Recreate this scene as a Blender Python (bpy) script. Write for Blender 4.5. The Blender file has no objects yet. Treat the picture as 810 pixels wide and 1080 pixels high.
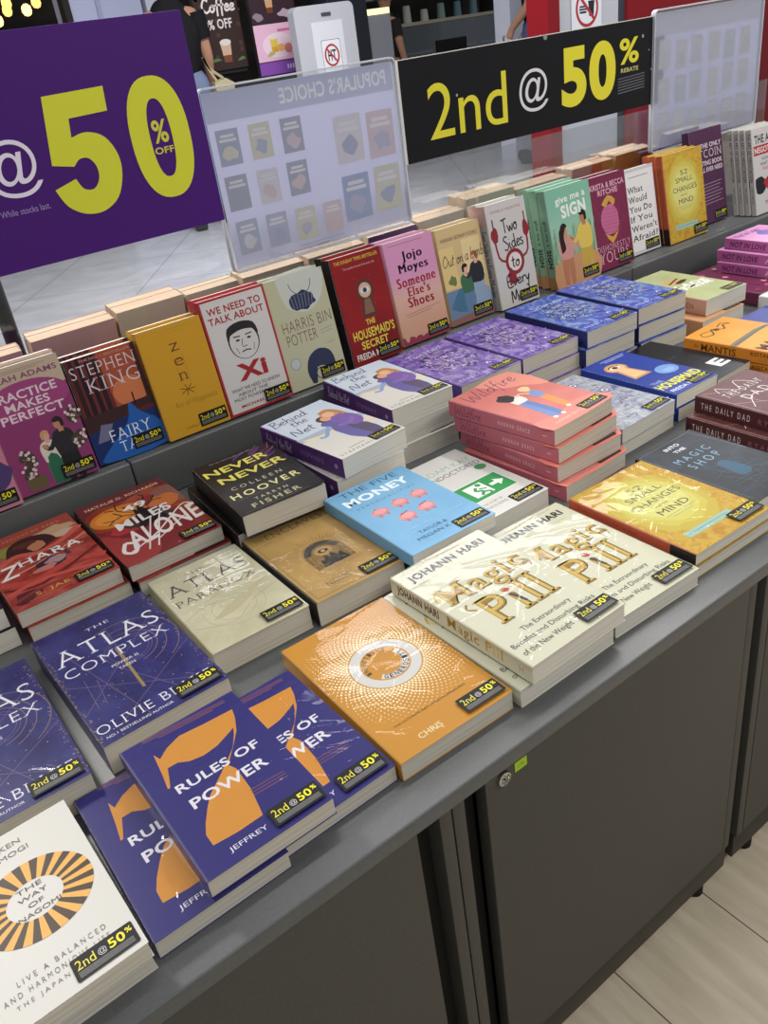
import bpy, bmesh, math, random
from math import sin, cos, pi, radians, sqrt, atan2, hypot
from mathutils import Vector, Matrix
import mathutils.noise as mnoise
random.seed(7)
C = bpy.context.scene.collection
SC = bpy.context.scene
Z0 = 0.597                      # the worktop stands this high above the shop floor

# ---------------------------------------------------------------- camera
cd = bpy.data.cameras.new('camera'); cam = bpy.data.objects.new('camera', cd); C.objects.link(cam)
RW = ((0.7913533348874963, 0.390329685451265, -0.47053441533851126),
      (-0.597438500888984, 0.3304381586093488, -0.7306694608305361),
      (-0.12971945504804436, 0.8593330902452083, 0.494691320918064))
cam.matrix_world = Matrix.Translation((0, 0, 0.63 + Z0)) @ Matrix(RW).to_4x4()
cd.sensor_fit = 'VERTICAL'; cd.sensor_height = 24.0; cd.lens = 24.0 * 880.0 / 1080.0
cd.clip_start = 0.02; cd.clip_end = 60
SC.camera = cam

# ---------------------------------------------------------------- light
SC.view_settings.view_transform = 'Standard'
SC.view_settings.look = 'None'
SC.view_settings.exposure = -0.1
SC.view_settings.gamma = 1.0
SC.view_settings.use_curve_mapping = False
w_ = bpy.data.worlds.new('mall_air'); SC.world = w_; w_.use_nodes = True
w_.node_tree.nodes['Background'].inputs[0].default_value = (0.93, 0.96, 1.0, 1)
w_.node_tree.nodes['Background'].inputs[1].default_value = 0.36

def area(name, loc, target, sx, sy, power, col=(1, 0.96, 0.9)):
    l = bpy.data.lights.new(name, 'AREA'); l.shape = 'RECTANGLE'; l.size = sx; l.size_y = sy
    l.energy = power; l.color = col
    o = bpy.data.objects.new(name, l); C.objects.link(o); o.location = loc
    o.rotation_euler = (Vector(target) - Vector(loc)).to_track_quat('-Z', 'Y').to_euler()
    return o
# ceiling fittings of the shop: a bright one behind the display, long tubes over the table and over the mall aisle; the two front fills are added
area('ceiling_spot', (-0.35, 2.55, Z0 + 2.1), (0.45, 0.75, Z0), 0.42, 0.42, 55, (1, 0.97, 0.92))
area('tube_or_fill_light', (0.9, 1.15, Z0 + 2.2), (0.9, 1.15, Z0), 1.5, 0.12, 11, (1, 0.98, 0.95))
area('tube_or_fill_light', (2.3, 1.25, Z0 + 2.2), (1.9, 1.2, Z0), 1.5, 0.12, 36, (1, 0.97, 0.93))
area('tube_or_fill_light', (0.6, -1.3, Z0 + 2.0), (0.8, 1.3, Z0), 1.8, 0.30, 17, (1, 0.95, 0.87))  # added front fill behind the camera, brightens the upright covers and signs
area('tube_or_fill_light', (2.6, -0.9, Z0 + 2.0), (1.9, 1.3, Z0), 1.8, 0.30, 25, (1, 0.96, 0.90))  # second added front fill, lifts the standing books on the right
area('ceiling_panel', (3.0, 4.2, Z0 + 2.6), (3.0, 4.2, 0), 3.0, 1.6, 190, (0.96, 0.97, 1.0))
area('ceiling_panel', (6.0, 3.6, Z0 + 2.6), (5.6, 4.4, 0), 1.6, 1.0, 60, (0.96, 0.97, 1.0))

# ---------------------------------------------------------------- materials
def srgb(h):
    if isinstance(h, str):
        h = h.lstrip('#'); v = [int(h[i:i+2], 16) / 255 for i in (0, 2, 4)]
    else:
        v = list(h)
    return tuple((c / 12.92 if c <= 0.04045 else ((c + 0.055) / 1.055) ** 2.4) for c in v) + (1,)
MC = {}
def M(col, rough=0.42, metal=0.0, spec=0.2, emit=0, name=None):
    k = ('M', str(col), rough, metal, spec, emit)
    if k in MC: return MC[k]
    m = bpy.data.materials.new(name or 'ink'); m.use_nodes = True
    b = m.node_tree.nodes['Principled BSDF']
    b.inputs['Base Color'].default_value = srgb(col); b.inputs['Roughness'].default_value = rough
    b.inputs['Metallic'].default_value = metal; b.inputs['Specular IOR Level'].default_value = spec
    if emit:
        b.inputs['Emission Color'].default_value = srgb(col); b.inputs['Emission Strength'].default_value = emit
    MC[k] = m
    return m
def nodes(m):
    return m.node_tree.nodes, m.node_tree.links
def MN(name, stops, scale=(30, 30, 30), detail=4, distort=0.0, rough=0.42, ntype='noise', grad=None, h=0.22, mixf=0.35, bump=0, coord='Object', spec=0.2, rnd=0):
    """noise mottled print: ramp over noise; grad='y' adds a ramp that runs along the artwork"""
    m = bpy.data.materials.new(name); m.use_nodes = True; N, L = nodes(m); b = N['Principled BSDF']
    tc = N.new('ShaderNodeTexCoord'); mp = N.new('ShaderNodeMapping'); mp.inputs['Scale'].default_value = scale
    L.new(tc.outputs[coord], mp.inputs['Vector'])
    if ntype == 'noise':
        t = N.new('ShaderNodeTexNoise'); t.inputs['Scale'].default_value = 1; t.inputs['Detail'].default_value = detail
        t.inputs['Distortion'].default_value = distort; out = t.outputs['Fac']
    elif ntype == 'voronoi':
        t = N.new('ShaderNodeTexVoronoi'); t.inputs['Scale'].default_value = 1; out = t.outputs['Distance']
    else:
        t = N.new('ShaderNodeTexWave'); t.inputs['Scale'].default_value = 1; t.inputs['Distortion'].default_value = distort
        t.inputs['Detail'].default_value = detail; out = t.outputs['Fac']
    L.new(mp.outputs['Vector'], t.inputs['Vector'])
    if grad:
        sp = N.new('ShaderNodeSeparateXYZ'); L.new(tc.outputs['Object'], sp.inputs[0])
        mu = N.new('ShaderNodeMath'); mu.operation = 'DIVIDE'; L.new(sp.outputs[{'x': 0, 'y': 1, 'z': 2}[grad]], mu.inputs[0]); mu.inputs[1].default_value = h
        mx = N.new('ShaderNodeMix'); mx.data_type = 'FLOAT'; mx.inputs['Factor'].default_value = mixf
        L.new(mu.outputs[0], mx.inputs['A']); L.new(out, mx.inputs['B']); out = mx.outputs['Result']
    r = N.new('ShaderNodeValToRGB'); L.new(out, r.inputs[0])
    e = r.color_ramp.elements
    while len(e) < len(stops): e.new(0.5)
    for i, (p, c) in enumerate(stops): e[i].position = p; e[i].color = srgb(c)
    L.new(r.outputs[0], b.inputs['Base Color'])
    b.inputs['Roughness'].default_value = rough; b.inputs['Specular IOR Level'].default_value = spec
    if bump:
        bp = N.new('ShaderNodeBump'); bp.inputs['Strength'].default_value = bump; bp.inputs['Distance'].default_value = 0.001
        L.new(out, bp.inputs['Height']); L.new(bp.outputs[0], b.inputs['Normal'])
    return m
def clear_material(name, tint, gloss_lo, gloss_hi, rough, bump=None):
    """clear sheet plastic: mostly lets light through, mirrors at a slant; optional creases"""
    m = bpy.data.materials.new(name); m.use_nodes = True; N, L = nodes(m)
    N.remove(N['Principled BSDF']); out = N['Material Output']
    tr = N.new('ShaderNodeBsdfTransparent'); tr.inputs[0].default_value = tint
    gl = N.new('ShaderNodeBsdfGlossy'); gl.inputs['Roughness'].default_value = rough
    lw = N.new('ShaderNodeLayerWeight'); lw.inputs[0].default_value = 0.35
    mr = N.new('ShaderNodeMapRange'); mr.inputs[3].default_value = gloss_lo; mr.inputs[4].default_value = gloss_hi
    L.new(lw.outputs['Fresnel'], mr.inputs[0])
    mx = N.new('ShaderNodeMixShader'); L.new(mr.outputs[0], mx.inputs[0]); L.new(tr.outputs[0], mx.inputs[1]); L.new(gl.outputs[0], mx.inputs[2])
    L.new(mx.outputs[0], out.inputs[0])
    if bump:
        tc = N.new('ShaderNodeTexCoord'); oi = N.new('ShaderNodeObjectInfo'); ad = N.new('ShaderNodeVectorMath'); ad.operation = 'ADD'
        L.new(tc.outputs['Object'], ad.inputs[0]); L.new(oi.outputs['Location'], ad.inputs[1])
        hs = []
        for rot, sc in ((0.5, bump), (-0.75, (bump[1] * .9, bump[0] * .8, bump[2]))):
            mp = N.new('ShaderNodeMapping'); mp.inputs['Scale'].default_value = sc; mp.inputs['Rotation'].default_value = (0, 0, rot)
            t = N.new('ShaderNodeTexNoise'); t.inputs['Scale'].default_value = 1; t.inputs['Detail'].default_value = 1; t.inputs['Distortion'].default_value = 0.3
            r = N.new('ShaderNodeValToRGB'); e = r.color_ramp.elements; e.new(.5); e[0].position = .44; e[2].position = .56
            for q, c in zip(e, (0, 1, 0)): q.color = (c, c, c, 1)
            L.new(ad.outputs[0], mp.inputs[0]); L.new(mp.outputs[0], t.inputs['Vector']); L.new(t.outputs['Fac'], r.inputs[0]); hs.append(r)
        mx2 = N.new('ShaderNodeMath'); mx2.operation = 'ADD'; L.new(hs[0].outputs[0], mx2.inputs[0]); L.new(hs[1].outputs[0], mx2.inputs[1])
        bp = N.new('ShaderNodeBump'); bp.inputs['Strength'].default_value = 0.10; bp.inputs['Distance'].default_value = 0.0010
        L.new(mx2.outputs[0], bp.inputs['Height']); L.new(bp.outputs[0], gl.inputs['Normal'])
    return m

# ---------------------------------------------------------------- mesh building
class MB:
    def __init__(s): s.v = []; s.f = []; s.m = []; s.mats = []
    def mi(s, mat):
        if mat not in s.mats: s.mats.append(mat)
        return s.mats.index(mat)
    def poly(s, pts, mat):
        n = len(s.v); s.v += [tuple(p) for p in pts]; s.f.append(tuple(range(n, n + len(pts)))); s.m.append(s.mi(mat))
    def mesh(s, verts, faces, mat):
        n = len(s.v); s.v += [tuple(p) for p in verts]; k = s.mi(mat)
        for f in faces: s.f.append(tuple(i + n for i in f)); s.m.append(k)
    def box(s, x0, y0, z0, x1, y1, z1, mat, b=0.0):
        if b <= 0:
            v = [(x, y, z) for z in (z0, z1) for y in (y0, y1) for x in (x0, x1)]
            s.mesh(v, [(0, 2, 3, 1), (4, 5, 7, 6), (0, 1, 5, 4), (2, 6, 7, 3), (0, 4, 6, 2), (1, 3, 7, 5)], mat); return
        bm = bmesh.new(); bmesh.ops.create_cube(bm, size=1)
        for q in bm.verts: q.co = Vector(((x0 + x1) / 2 + q.co.x * (x1 - x0), (y0 + y1) / 2 + q.co.y * (y1 - y0), (z0 + z1) / 2 + q.co.z * (z1 - z0)))
        bmesh.ops.bevel(bm, geom=bm.edges[:], offset=b, segments=3, affect='EDGES', profile=0.5)
        s.bm(bm, mat)
    def bm(s, bm, mat):
        bm.verts.index_update(); s.mesh([q.co[:] for q in bm.verts], [tuple(q.index for q in f.verts) for f in bm.faces], mat); bm.free()
    def prism(s, pts, y0, y1, mat, axis='y'):
        """outline in the x-z plane run from y0 to y1 (axis y), or x-y outline run in z (axis z), or y-z outline in x"""
        def P(p, d): return {'y': (p[0], d, p[1]), 'z': (p[0], p[1], d), 'x': (d, p[0], p[1])}[axis]
        n = len(pts)
        v = [P(p, y0) for p in pts] + [P(p, y1) for p in pts]
        f = [tuple(range(n)), tuple(range(2 * n - 1, n - 1, -1))] + [(i, (i + 1) % n, n + (i + 1) % n, n + i) for i in range(n)]
        s.mesh(v, f, mat)
    def cyl(s, c, r, h, mat, n=24, axis='z', r2=None, b=0):
        r2 = r if r2 is None else r2
        prof = [(r, 0), (r2, h)] if not b else [(r - b, 0), (r, b), (r2, h - b), (r2 - b, h)]
        s.lathe(c, prof, mat, n, axis)
    def lathe(s, c, prof, mat, n=24, axis='z', cap=True):
        v = []; f = []; k = len(prof)
        for i in range(n):
            a = 2 * pi * i / n
            for r, h in prof:
                p = (r * cos(a), r * sin(a), h)
                p = {'z': p, 'y': (p[0], p[2], p[1]), 'x': (p[2], p[0], p[1])}[axis]
                v.append((c[0] + p[0], c[1] + p[1], c[2] + p[2]))
        for i in range(n):
            for j in range(k - 1):
                f.append((i * k + j, ((i + 1) % n) * k + j, ((i + 1) % n) * k + j + 1, i * k + j + 1))
        if cap: f += [tuple(i * k for i in range(n))[::-1], tuple(i * k + k - 1 for i in range(n))]
        s.mesh(v, f, mat)
    def build(s, name, parent=None, loc=None, rot=None, smooth=None):
        me = bpy.data.meshes.new(name); me.from_pydata(s.v, [], s.f)
        for m in s.mats: me.materials.append(m)
        me.polygons.foreach_set('material_index', s.m)
        me.update()
        if smooth:
            me.polygons.foreach_set('use_smooth', [True] * len(me.polygons))
            me.set_sharp_from_angle(angle=radians(smooth))
        o = bpy.data.objects.new(name, me); C.objects.link(o)
        if parent: o.parent = parent
        if loc is not None: o.location = loc
        if rot is not None: o.rotation_euler = rot
        return o

def tag(o, label=None, cat=None, group=None, kind=None):
    if label: o['label'] = label
    if cat: o['category'] = cat
    if group: o['group'] = group
    if kind: o['kind'] = kind
    return o
def empty(name, loc, label, cat, group=None, rot=(0, 0, 0)):
    o = bpy.data.objects.new(name, None); o.empty_display_size = 0.02; C.objects.link(o); o.location = loc; o.rotation_euler = rot
    return tag(o, label, cat, group)
def dup(root, loc, rot, label, group=None, skip=()):
    kids = [c for c in bpy.data.objects if c.parent == root and c.name.split('.')[0] not in skip]
    r = root.copy(); C.objects.link(r); r.location = loc; r.rotation_euler = rot
    r['label'] = label
    if group: r['group'] = group
    elif 'group' in r: del r['group']
    for ch in kids:
        c = ch.copy(); C.objects.link(c); c.parent = r
    return r

# ---------------------------------------------------------------- lettering
GC = {}
def glyphs(s, style='r'):
    k = (s, style)
    if k in GC: return GC[k]
    off, sp = {'r': (0, 1), 'b': (0.022, 1.05), 'x': (0.042, 1.1), 't': (-0.012, 1.05), 'serif': (-0.012, 1.12), 'sb': (0.012, 1.12),
               'did': (-0.006, 1.2), 'sx': (0.038, 1.16), 'wide': (-0.006, 1.6), 'wb': (0.02, 1.35)}[style]
    cu = bpy.data.curves.new('lettering', 'FONT'); cu.body = s; cu.size = 1; cu.offset = off; cu.space_character = sp
    cu.resolution_u = 8 if len(s) < 4 else 3; cu.align_x = 'LEFT'; cu.space_line = 0.95
    ob = bpy.data.objects.new('lettering', cu); C.objects.link(ob)
    dg = bpy.context.evaluated_depsgraph_get(); me = bpy.data.meshes.new_from_object(ob.evaluated_get(dg))
    v = [(q.co.x, q.co.y) for q in me.vertices]; f = [tuple(p.vertices) for p in me.polygons]
    if style in ('serif', 'sb', 'did', 'sx'):
        ec = {}
        for p in f:
            for i in range(len(p)):
                e = tuple(sorted((p[i], p[(i + 1) % len(p)]))); ec[e] = ec.get(e, 0) + 1
        add = []
        ys = [q[1] for q in v]; top = max(ys)
        th = 0.035 if style != 'sb' else 0.05
        for (a, b), n in ec.items():
            if n == 1 and abs(v[a][1] - v[b][1]) < 0.004:
                x0, x1 = sorted((v[a][0], v[b][0])); L = x1 - x0; y = v[a][1]
                if 0.025 < L < 0.2:
                    ybase = y
                    near0 = abs(y - off * -1) < 0.05 or abs(y) < 0.03
                    neartop = y > top - 0.06 or 0.48 < y < 0.60
                    e = 0.065
                    if near0: add.append((x0 - e, y, x1 + e, y + th))
                    elif neartop: add.append((x0 - e, y - th, x1 + e, y))
        if style == 'did':
            n = len(v); sh = 0.055
            v2 = list(v); f2 = list(f)
            for d in (sh, 2 * sh):
                m = len(v2); v2 += [(x + d, y) for x, y in v]; f2 += [tuple(i + m for i in p) for p in f]
            v, f = v2, f2
            add = [(x0, y0, x1 + 2 * sh, y1) for x0, y0, x1, y1 in add]
        for x0, y0, x1, y1 in add:
            m = len(v); v += [(x0, y0), (x1, y0), (x1, y1), (x0, y1)]; f.append((m, m + 1, m + 2, m + 3))
    bpy.data.objects.remove(ob); bpy.data.curves.remove(cu); bpy.data.meshes.remove(me)
    GC[k] = (v, f)
    return GC[k]
PEN = {
 'B': (.62, [[(.1, 0), (.15, 1)], [(.02, .93), (.4, 1), (.5, .78), (.18, .55)], [(.18, .55), (.56, .45), (.5, .1), (.03, 0)]]),
 'e': (.42, [[(.05, .25), (.3, .3), (.35, .45), (.2, .5), (.05, .25), (.15, .02), (.42, .12)]]),
 'h': (.5, [[(.1, 0), (.15, 1)], [(.1, .2), (.3, .5), (.38, .4), (.38, .05), (.5, .08)]]),
 'i': (.25, [[(.1, .5), (.08, .05), (.22, .08)], [(.12, .7), (.14, .74)]]),
 'n': (.48, [[(.08, .5), (.08, 0)], [(.08, .3), (.28, .5), (.36, .38), (.36, .05), (.48, .08)]]),
 'd': (.54, [[(.4, .4), (.25, .5), (.06, .3), (.15, .03), (.38, .2), (.45, 1)], [(.42, .5), (.42, .05), (.52, .08)]]),
 't': (.35, [[(.18, .85), (.14, .1), (.3, .05)], [(0, .55), (.35, .6)]]),
 'N': (.7, [[(.05, 0), (.12, 1), (.5, .02), (.58, 1.05)]]),
 'W': (.85, [[(0, 1), (.2, 0), (.4, .7), (.6, 0), (.85, 1.05)]]),
 'l': (.25, [[(.1, 1), (.08, .05), (.22, .08)]]),
 'f': (.36, [[(.42, .9), (.28, 1), (.2, .7), (.12, -.35)], [(.02, .48), (.36, .52)]]),
 'r': (.36, [[(.08, .5), (.08, 0)], [(.08, .3), (.22, .5), (.36, .46)]]),
 'o': (.45, [[(.22, .5), (.04, .25), (.2, 0), (.4, .25), (.22, .5), (.45, .42)]]),
 'O': (.82, [[(.4, 1), (.05, .5), (.35, 0), (.75, .5), (.4, 1)]]),
 'u': (.5, [[(.06, .5), (.06, .15), (.2, 0), (.38, .2), (.4, .5)], [(.4, .5), (.4, .05), (.5, .08)]]),
 'a': (.5, [[(.4, .45), (.2, .5), (.05, .25), (.16, .02), (.36, .15), (.4, .5)], [(.4, .5), (.4, .05), (.5, .08)]]),
 'L': (.5, [[(.12, 1), (.06, .05), (.45, .03)]]),
 'm': (.7, [[(.06, .5), (.06, 0)], [(.06, .3), (.2, .5), (.3, .4), (.3, 0)], [(.3, .3), (.45, .5), (.55, .4), (.55, .05), (.68, .08)]]),
 'b': (.46, [[(.1, 1), (.08, .02)], [(.08, .1), (.3, 0), (.42, .25), (.28, .48), (.08, .3)]]),
 'T': (.58, [[(0, .95), (.6, 1)], [(.3, .98), (.25, 0)]]),
 'w': (.6, [[(0, .5), (.15, 0), (.28, .4), (.42, 0), (.58, .5)]]),
 'S': (.55, [[(.5, .9), (.3, 1), (.08, .8), (.3, .55), (.5, .3), (.3, 0), (.03, .1)]]),
 's': (.36, [[(.3, .45), (.18, .5), (.05, .4), (.2, .26), (.3, .14), (.18, 0), (.02, .06)]]),
 'E': (.5, [[(.5, 1), (.1, .98), (.06, .02), (.5, 0)], [(.08, .52), (.4, .55)]]),
 'v': (.38, [[(0, .5), (.16, 0), (.36, .5)]]),
 'y': (.42, [[(.02, .5), (.15, .05), (.36, .5)], [(.36, .5), (.15, -.4), (0, -.35)]]),
 'M': (.78, [[(0, 0), (.1, 1), (.35, .2), (.6, 1), (.7, 0)]]),
 'c': (.4, [[(.35, .42), (.2, .5), (.05, .25), (.2, 0), (.38, .1)]]),
 'g': (.48, [[(.4, .45), (.2, .5), (.05, .25), (.16, .02), (.36, .15), (.4, .5)], [(.4, .5), (.36, -.3), (.15, -.4), (.05, -.3)]]),
 'C': (.6, [[(.55, .85), (.3, 1), (.05, .5), (.3, 0), (.6, .15)]]),
 ' ': (.3, [])}
def catmull(p, n=5):
    if len(p) < 3: return list(p)
    q = [p[0]] + list(p) + [p[-1]]; o = []
    for i in range(1, len(q) - 2):
        a, b, c, d = q[i - 1], q[i], q[i + 1], q[i + 2]
        for k in range(n):
            t = k / n
            o.append(tuple(0.5 * (2 * b[j] + (c[j] - a[j]) * t + (2 * a[j] - 5 * b[j] + 4 * c[j] - d[j]) * t * t + (3 * b[j] - a[j] - 3 * c[j] + d[j]) * t ** 3) for j in (0, 1)))
    o.append(tuple(p[-1])); return o
def ribbon(p, wd):
    n = len(p); v = []
    for i in range(n):
        a = p[max(0, i - 1)]; b = p[min(n - 1, i + 1)]; dx, dy = b[0] - a[0], b[1] - a[1]; l = hypot(dx, dy) or 1
        k = wd(i / (n - 1)) if callable(wd) else wd
        nx, ny = -dy / l * k / 2, dx / l * k / 2
        v += [(p[i][0] + nx, p[i][1] + ny), (p[i][0] - nx, p[i][1] - ny)]
    return v, [(2 * i, 2 * i + 1, 2 * i + 3, 2 * i + 2) for i in range(n - 1)]

class Art:
    """flat artwork in millimetres; fn maps (x, y, layer) in mm to a 3-D point"""
    def __init__(s, mb, fn): s.mb = mb; s.fn = fn; s.L = 0
    def _c(s, c): return M(c) if isinstance(c, (str, tuple)) else c
    def put(s, v, f, c):
        s.L += 1
        s.mb.mesh([s.fn(x, y, s.L) for x, y in v], f, s._c(c))
    def poly(s, pts, c, smooth=0):
        if smooth: pts = catmull(list(pts) + [pts[0]], smooth)[:-1]
        s.put(pts, [tuple(range(len(pts)))], c)
    def rect(s, x0, y0, x1, y1, c, rot=0, r=0):
        if r:
            pts = []
            for cx, cy, a0 in ((x1 - r, y1 - r, 0), (x0 + r, y1 - r, 90), (x0 + r, y0 + r, 180), (x1 - r, y0 + r, 270)):
                pts += [(cx + r * cos(radians(a0 + k * 30)), cy + r * sin(radians(a0 + k * 30))) for k in range(4)]
        else: pts = [(x0, y0), (x1, y0), (x1, y1), (x0, y1)]
        s.poly(s.rot(pts, rot), c)
    def rot(s, pts, a, c=None):
        if not a: return pts
        if c is None:
            xs = [p[0] for p in pts]; ys = [p[1] for p in pts]; c = ((min(xs) + max(xs)) / 2, (min(ys) + max(ys)) / 2)
        k, q = cos(radians(a)), sin(radians(a))
        return [(c[0] + (x - c[0]) * k - (y - c[1]) * q, c[1] + (x - c[0]) * q + (y - c[1]) * k) for x, y in pts]
    def ell(s, cx, cy, rx, ry, c, rot=0, n=28):
        s.poly(s.rot([(cx + rx * cos(2 * pi * i / n), cy + ry * sin(2 * pi * i / n)) for i in range(n)], rot, (cx, cy)), c)
    def blob(s, cx, cy, rx, ry, c, j=0.15, n=14, seed=0):
        R = random.Random(seed)
        s.poly([(cx + rx * (1 + R.uniform(-j, j)) * cos(2 * pi * i / n), cy + ry * (1 + R.uniform(-j, j)) * sin(2 * pi * i / n)) for i in range(n)], c, 3)
    def ring(s, cx, cy, r0, r1, c, a0=0, a1=360, n=48, k=1.0):
        v = []
        for i in range(n + 1):
            a = radians(a0 + (a1 - a0) * i / n); v += [(cx + r0 * cos(a), cy + r0 * sin(a) * k), (cx + r1 * cos(a), cy + r1 * sin(a) * k)]
        s.put(v, [(2 * i, 2 * i + 1, 2 * i + 3, 2 * i + 2) for i in range(n)], c)
    def line(s, pts, wd, c, smooth=0):
        p = catmull(pts, smooth) if smooth else pts
        v, f = ribbon(p, wd); s.put(v, f, c)
    def dots(s, lst, c, n=8):
        v = []; f = []
        for x, y, r in lst:
            m = len(v); v += [(x + r * cos(2 * pi * i / n), y + r * sin(2 * pi * i / n)) for i in range(n)]; f.append(tuple(range(m, m + n)))
        s.put(v, f, c)
    def lines(s, segs, wd, c):
        v = []; f = []
        for a, b in segs:
            q, g = ribbon([a, b], wd); m = len(v); v += q; f += [tuple(i + m for i in t) for t in g]
        s.put(v, f, c)
    def T(s, txt, x0, y0, x1, y1, c, style='r', rot=0, shear=0, mirror=False, keep=False):
        v, f = glyphs(txt, style)
        xs = [p[0] for p in v]; ys = [p[1] for p in v]; a, b, d, e = min(xs), max(xs), min(ys), max(ys)
        kx, ky = (x1 - x0) / (b - a), (y1 - y0) / (e - d)
        if keep: kx = ky
        q = [(x0 + (x - a) * kx + shear * (y - d) * ky, y0 + (y - d) * ky) for x, y in v]
        if mirror: q = [(x0 + x1 - x, y) for x, y in q]
        s.put(s.rot(q, rot, ((x0 + x1) / 2, (y0 + y1) / 2)), f, c)
    def pen(s, txt, x0, y0, x1, y1, c, wd=1.0, rot=0, shear=0.0, sm=4):
        """hand-written words, joined strokes of one pen"""
        x = 0; st = []
        for ch in txt:
            adv, ss = PEN[ch]
            for p in ss: st.append([(x + a + shear * b, b) for a, b in p])
            x += adv
        al = [p for q in st for p in q]; a, b = min(p[0] for p in al), max(p[0] for p in al)
        top = 1.0 if any(p[1] > .9 for p in al) else max(p[1] for p in al)
        kx, ky = (x1 - x0) / (b - a), (y1 - y0) / top
        v = []; f = []
        for p in st:
            q = catmull([(x0 + (u - a) * kx, y0 + w * ky) for u, w in p], sm)
            g, h = ribbon(q, wd); m = len(v); v += g; f += [tuple(i + m for i in t) for t in h]
        s.put(s.rot(v, rot, ((x0 + x1) / 2, (y0 + y1) / 2)), f, c)
    def arcT(s, txt, cx, cy, r, size, a_mid, c, style='b', inside=False, step=None):
        n = len(txt); step = step or degrees_(size * 0.9 / r)
        for i, ch in enumerate(txt):
            if ch == ' ': continue
            d = (i - (n - 1) / 2) * step
            a = a_mid + d if inside else a_mid - d
            x, y = cx + r * cos(radians(a)), cy + r * sin(radians(a))
            s.T(ch, x - size * .32, y - size * .5, x + size * .32, y + size * .5, c, style, rot=(a + 90) if inside else (a - 90))
def degrees_(a): return a * 180 / pi
# ---------------------------------------------------------------- books
PAGES = MN('page_edges', [(0.3, 'b9b2a4'), (0.5, 'cfc9bb'), (0.7, 'dcd6c8')], (6, 6, 1400), 3, 0, 0.8, spec=0.15)
PAGES_PALE = MN('page_edges_pale', [(0.3, 'c6c1b6'), (0.5, 'dad6cb'), (0.7, 'e6e2d8')], (6, 6, 1400), 3, 0, 0.8, spec=0.15)
FILM = clear_material('shrink_film', (0.98, 0.98, 0.98, 1), 0.0, 0.32, 0.05, (5, 30, 20))
STK_W, STK_H = 0.052, 0.0225
def sticker_mesh():
    mb = MB(); W, H = STK_W * 1000, STK_H * 1000
    a0 = Art(mb, lambda x, y, L: (x / 1000, y / 1000, 0.0001 + L * 8e-6))
    mb.box(0.0005, 0.0005, 0, STK_W - 0.0005, STK_H - 0.0005, 0.0001, M('121212', 0.5, 0, .2))
    a0.rect(0, 0, W, H, M('121212', 0.5, 0, .2), r=1.6)
    a0.T('2nd', 3, 10, 18.5, 19, 'd3c93a', 'r')
    a0.T('@', 21, 10, 28, 17, 'b9b9b9', 'r')
    a0.T('50', 30, 10, 43.5, 19, 'dfd52c', 'b')
    a0.T('%', 45, 14, 50, 19, 'e6dc28', 'b')
    a0.lines([((3, 7.6 - 1.5 * k), (48.5, 7.6 - 1.5 * k)) for k in range(4)], 0.7, '7a7a7a')
    o = mb.build('sale_sticker'); o['label'] = 'black and yellow rebate sticker'; me = o.data
    return o
STK = sticker_mesh()
STK_USED = [False]
def add_sticker(root, x, y, z, rz=0.0):
    if not STK_USED[0]: o = STK; STK_USED[0] = True
    else:
        o = STK.copy(); C.objects.link(o)
    o.parent = root; o.location = (x, y, z); o.rotation_euler = (0, 0, rz); return o

def film_mesh(w, h, t, seed, amp=0.0003):
    """a thin clear sheet over the cover, turned down at the edges, with long pulled creases"""
    R = random.Random(seed * 77 + 5)
    cr = []
    for k in range({5: 9, 6: 7, 2: 26, 1: 24}.get(seed, 18)):
        big = k < 8
        ang = radians(-37 + R.uniform(-22, 22)) if R.random() < .7 else radians(50 + R.uniform(-30, 30))
        cx, cy = R.uniform(0, w), (R.uniform(0, h) if k % 2 else R.uniform(0, h * .45))
        cr.append((cx, cy, cos(ang), sin(ang), R.uniform(.02, .075) if big else R.uniform(.008, .03), R.uniform(.0009, .0018), R.uniform(.00025, .0007), R.uniform(-2.5, 2.5)))
    mb = MB(); nx = int(w / .0016); ny = int(h / .0016); v = []; e = 0.0014
    for j in range(ny + 1):
        for i in range(nx + 1):
            u, q = i / nx, j / ny
            x = -e + (w + 2 * e) * u; y = -e + (h + 2 * e) * q
            edge = min(u * w, (1 - u) * w, q * h, (1 - q) * h)
            z = 0
            for cx, cy, c, s, L, sg, hh, bend in cr:
                dx, dy = x - cx, y - cy; al = dx * c + dy * s
                if abs(al) > L: continue
                ac = -dx * s + dy * c - bend * al * al
                if abs(ac) < 3 * sg: z += hh * math.exp(-(ac / sg) ** 2) * (1 - (al / L) ** 2)
            z += amp * mnoise.noise(Vector((u * 5 + seed * 9.1 + q * 3, q * 7, seed)))
            z = t + 0.0012 + z * min(1, edge / .012)
            if edge == 0: z = t - 0.004
            v.append((x, y, z))
    f = [(j * (nx + 1) + i, j * (nx + 1) + i + 1, (j + 1) * (nx + 1) + i + 1, (j + 1) * (nx + 1) + i) for j in range(ny) for i in range(nx)]
    mb.mesh(v, f, FILM)
    return mb

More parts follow.
